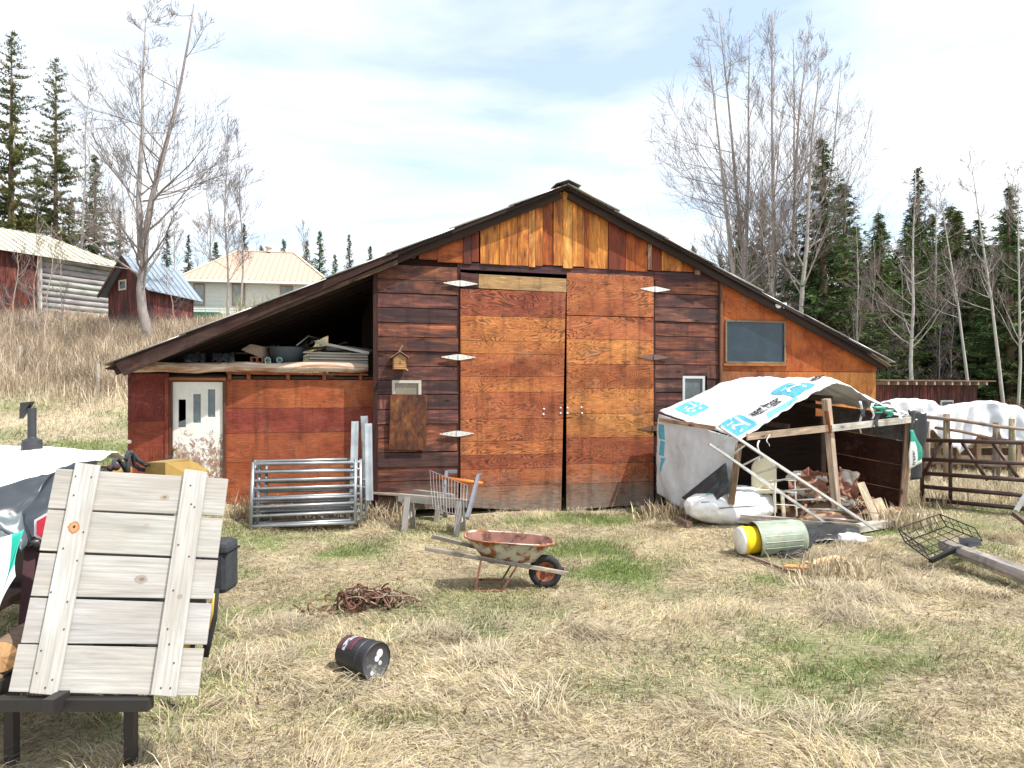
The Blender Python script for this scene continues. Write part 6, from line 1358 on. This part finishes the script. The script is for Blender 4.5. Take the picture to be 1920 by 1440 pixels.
# log butts
for px,py,Y,r_,lb in ((2,1232,4.35,.10,'cut end of a round log in the lower left corner'),(-25,1290,4.3,.09,'second log end below it at the lower left')):
    a=P(px,py,Y); m=MB(); m.lathe(a,(.25,-1,.0),[(0,r_*.98),(0.004,0)],20,(.55,.33,.16)); m.lathe(a,(-.25,1,0),[(0,r_),(.8,r_*.95),(.8,0)],20,(.22,.15,.11)); tag(m.build('log',M['old_wood'],None),lb,'log')
# hillside posts
hp=[]
for px,y0,Y,lb in ((36,648,23,'left grey fence post standing in the hillside weeds'),(182,682,20,'right grey fence post standing in the hillside weeds')):
    X=(px-960)/F*Y; z=gz(X,Y); m=MB(); m.tube([(X,Y,z-.1),(X+.03,Y,P(px,y0,Y).z)],[.06,.055],8,(.42,.39,.34)); tag(m.build('fence_post',M['old_wood'],None),lb,'fence post')
# ================================================================ light, sky, camera
sun_dir=V((.582,-.267,1.0)).normalized()      # towards the sun
sd_=bpy.data.lights.new('sun','SUN'); sd_.energy=4.6; sd_.angle=math.radians(.53); sd_.color=(1.0,.955,.89)
so=bpy.data.objects.new('sun',sd_); C.objects.link(so); so.rotation_euler=sun_dir.to_track_quat('Z','Y').to_euler()
w=bpy.data.worlds.new('World'); bpy.context.scene.world=w; w.use_nodes=True; nt=w.node_tree; bg=nt.nodes['Background']
sk=nt.nodes.new('ShaderNodeTexSky'); sk.sky_type='NISHITA'; sk.sun_disc=False; sk.sun_elevation=math.asin(sun_dir.z); sk.sun_rotation=math.atan2(sun_dir.x,sun_dir.y); sk.air_density=1.0; sk.dust_density=.6; sk.ozone_density=1.2
tc=nt.nodes.new('ShaderNodeTexCoord'); sp=nt.nodes.new('ShaderNodeSeparateXYZ'); nt.links.new(tc.outputs['Generated'],sp.inputs[0])
def mt(op,a,b=0.0):
    n=nt.nodes.new('ShaderNodeMath'); n.operation=op
    for i,v in enumerate((a,b)):
        if isinstance(v,(int,float)): n.inputs[i].default_value=v
        else: nt.links.new(v,n.inputs[i])
    return n.outputs[0]
zz=mt('MAXIMUM',mt('ADD',sp.outputs[2],.12),.04); cx=mt('DIVIDE',sp.outputs[0],zz); cy=mt('DIVIDE',sp.outputs[1],zz)
cb=nt.nodes.new('ShaderNodeCombineXYZ'); nt.links.new(cx,cb.inputs[0]); nt.links.new(cy,cb.inputs[1])
mp=nt.nodes.new('ShaderNodeMapping'); mp.inputs['Scale'].default_value=(.55,1.0,1); mp.inputs['Rotation'].default_value=(0,0,.5); mp.inputs['Location'].default_value=(1.7,.4,0); nt.links.new(cb.outputs[0],mp.inputs[0])
nz=nt.nodes.new('ShaderNodeTexNoise'); nz.inputs['Scale'].default_value=.9; nz.inputs['Detail'].default_value=7; nz.inputs['Roughness'].default_value=.55; nz.inputs['Distortion'].default_value=.5; nt.links.new(mp.outputs[0],nz.inputs[0])
rp=nt.nodes.new('ShaderNodeValToRGB'); nt.links.new(nz.outputs[0],rp.inputs[0]); rp.color_ramp.elements[0].position=.36; rp.color_ramp.elements[0].color=(.36,)*3+(1,); rp.color_ramp.elements[1].position=.56; rp.color_ramp.elements[1].color=(1,1,1,1)
# more cloud towards the horizon
hz=nt.nodes.new('ShaderNodeMapRange'); nt.links.new(sp.outputs[2],hz.inputs[0]); hz.inputs[1].default_value=.10; hz.inputs[2].default_value=.26; hz.inputs[3].default_value=1; hz.inputs[4].default_value=0
fc=mt('MAXIMUM',rp.outputs[0],hz.outputs[0])
mx=nt.nodes.new('ShaderNodeMix'); mx.data_type='RGBA'; nt.links.new(fc,mx.inputs[0]); gn=nt.nodes.new('ShaderNodeMix'); gn.data_type='RGBA'; gn.blend_type='MULTIPLY'; gn.inputs[0].default_value=1; nt.links.new(sk.outputs[0],gn.inputs[6]); gn.inputs[7].default_value=(1.25,1.55,1.55,1); nt.links.new(gn.outputs[2],mx.inputs[6]); mx.inputs[7].default_value=(8.4,8.7,9.0,1)
nt.links.new(mx.outputs[2],bg.inputs[0]); bg.inputs[1].default_value=.105
cam=bpy.data.cameras.new('camera'); co_=bpy.data.objects.new('camera',cam); C.objects.link(co_); cam.lens=24; cam.sensor_width=36; cam.clip_end=2000; cam.clip_start=.05
co_.location=(0,0,CZ); co_.rotation_euler=(math.pi/2,0,0); cam.shift_y=15/1920
sc=bpy.context.scene; sc.camera=co_; vs=sc.view_settings; vs.view_transform='Standard'; vs.look='None'; vs.exposure=.62; vs.gamma=1
sc.cycles.max_bounces=6; sc.cycles.diffuse_bounces=3
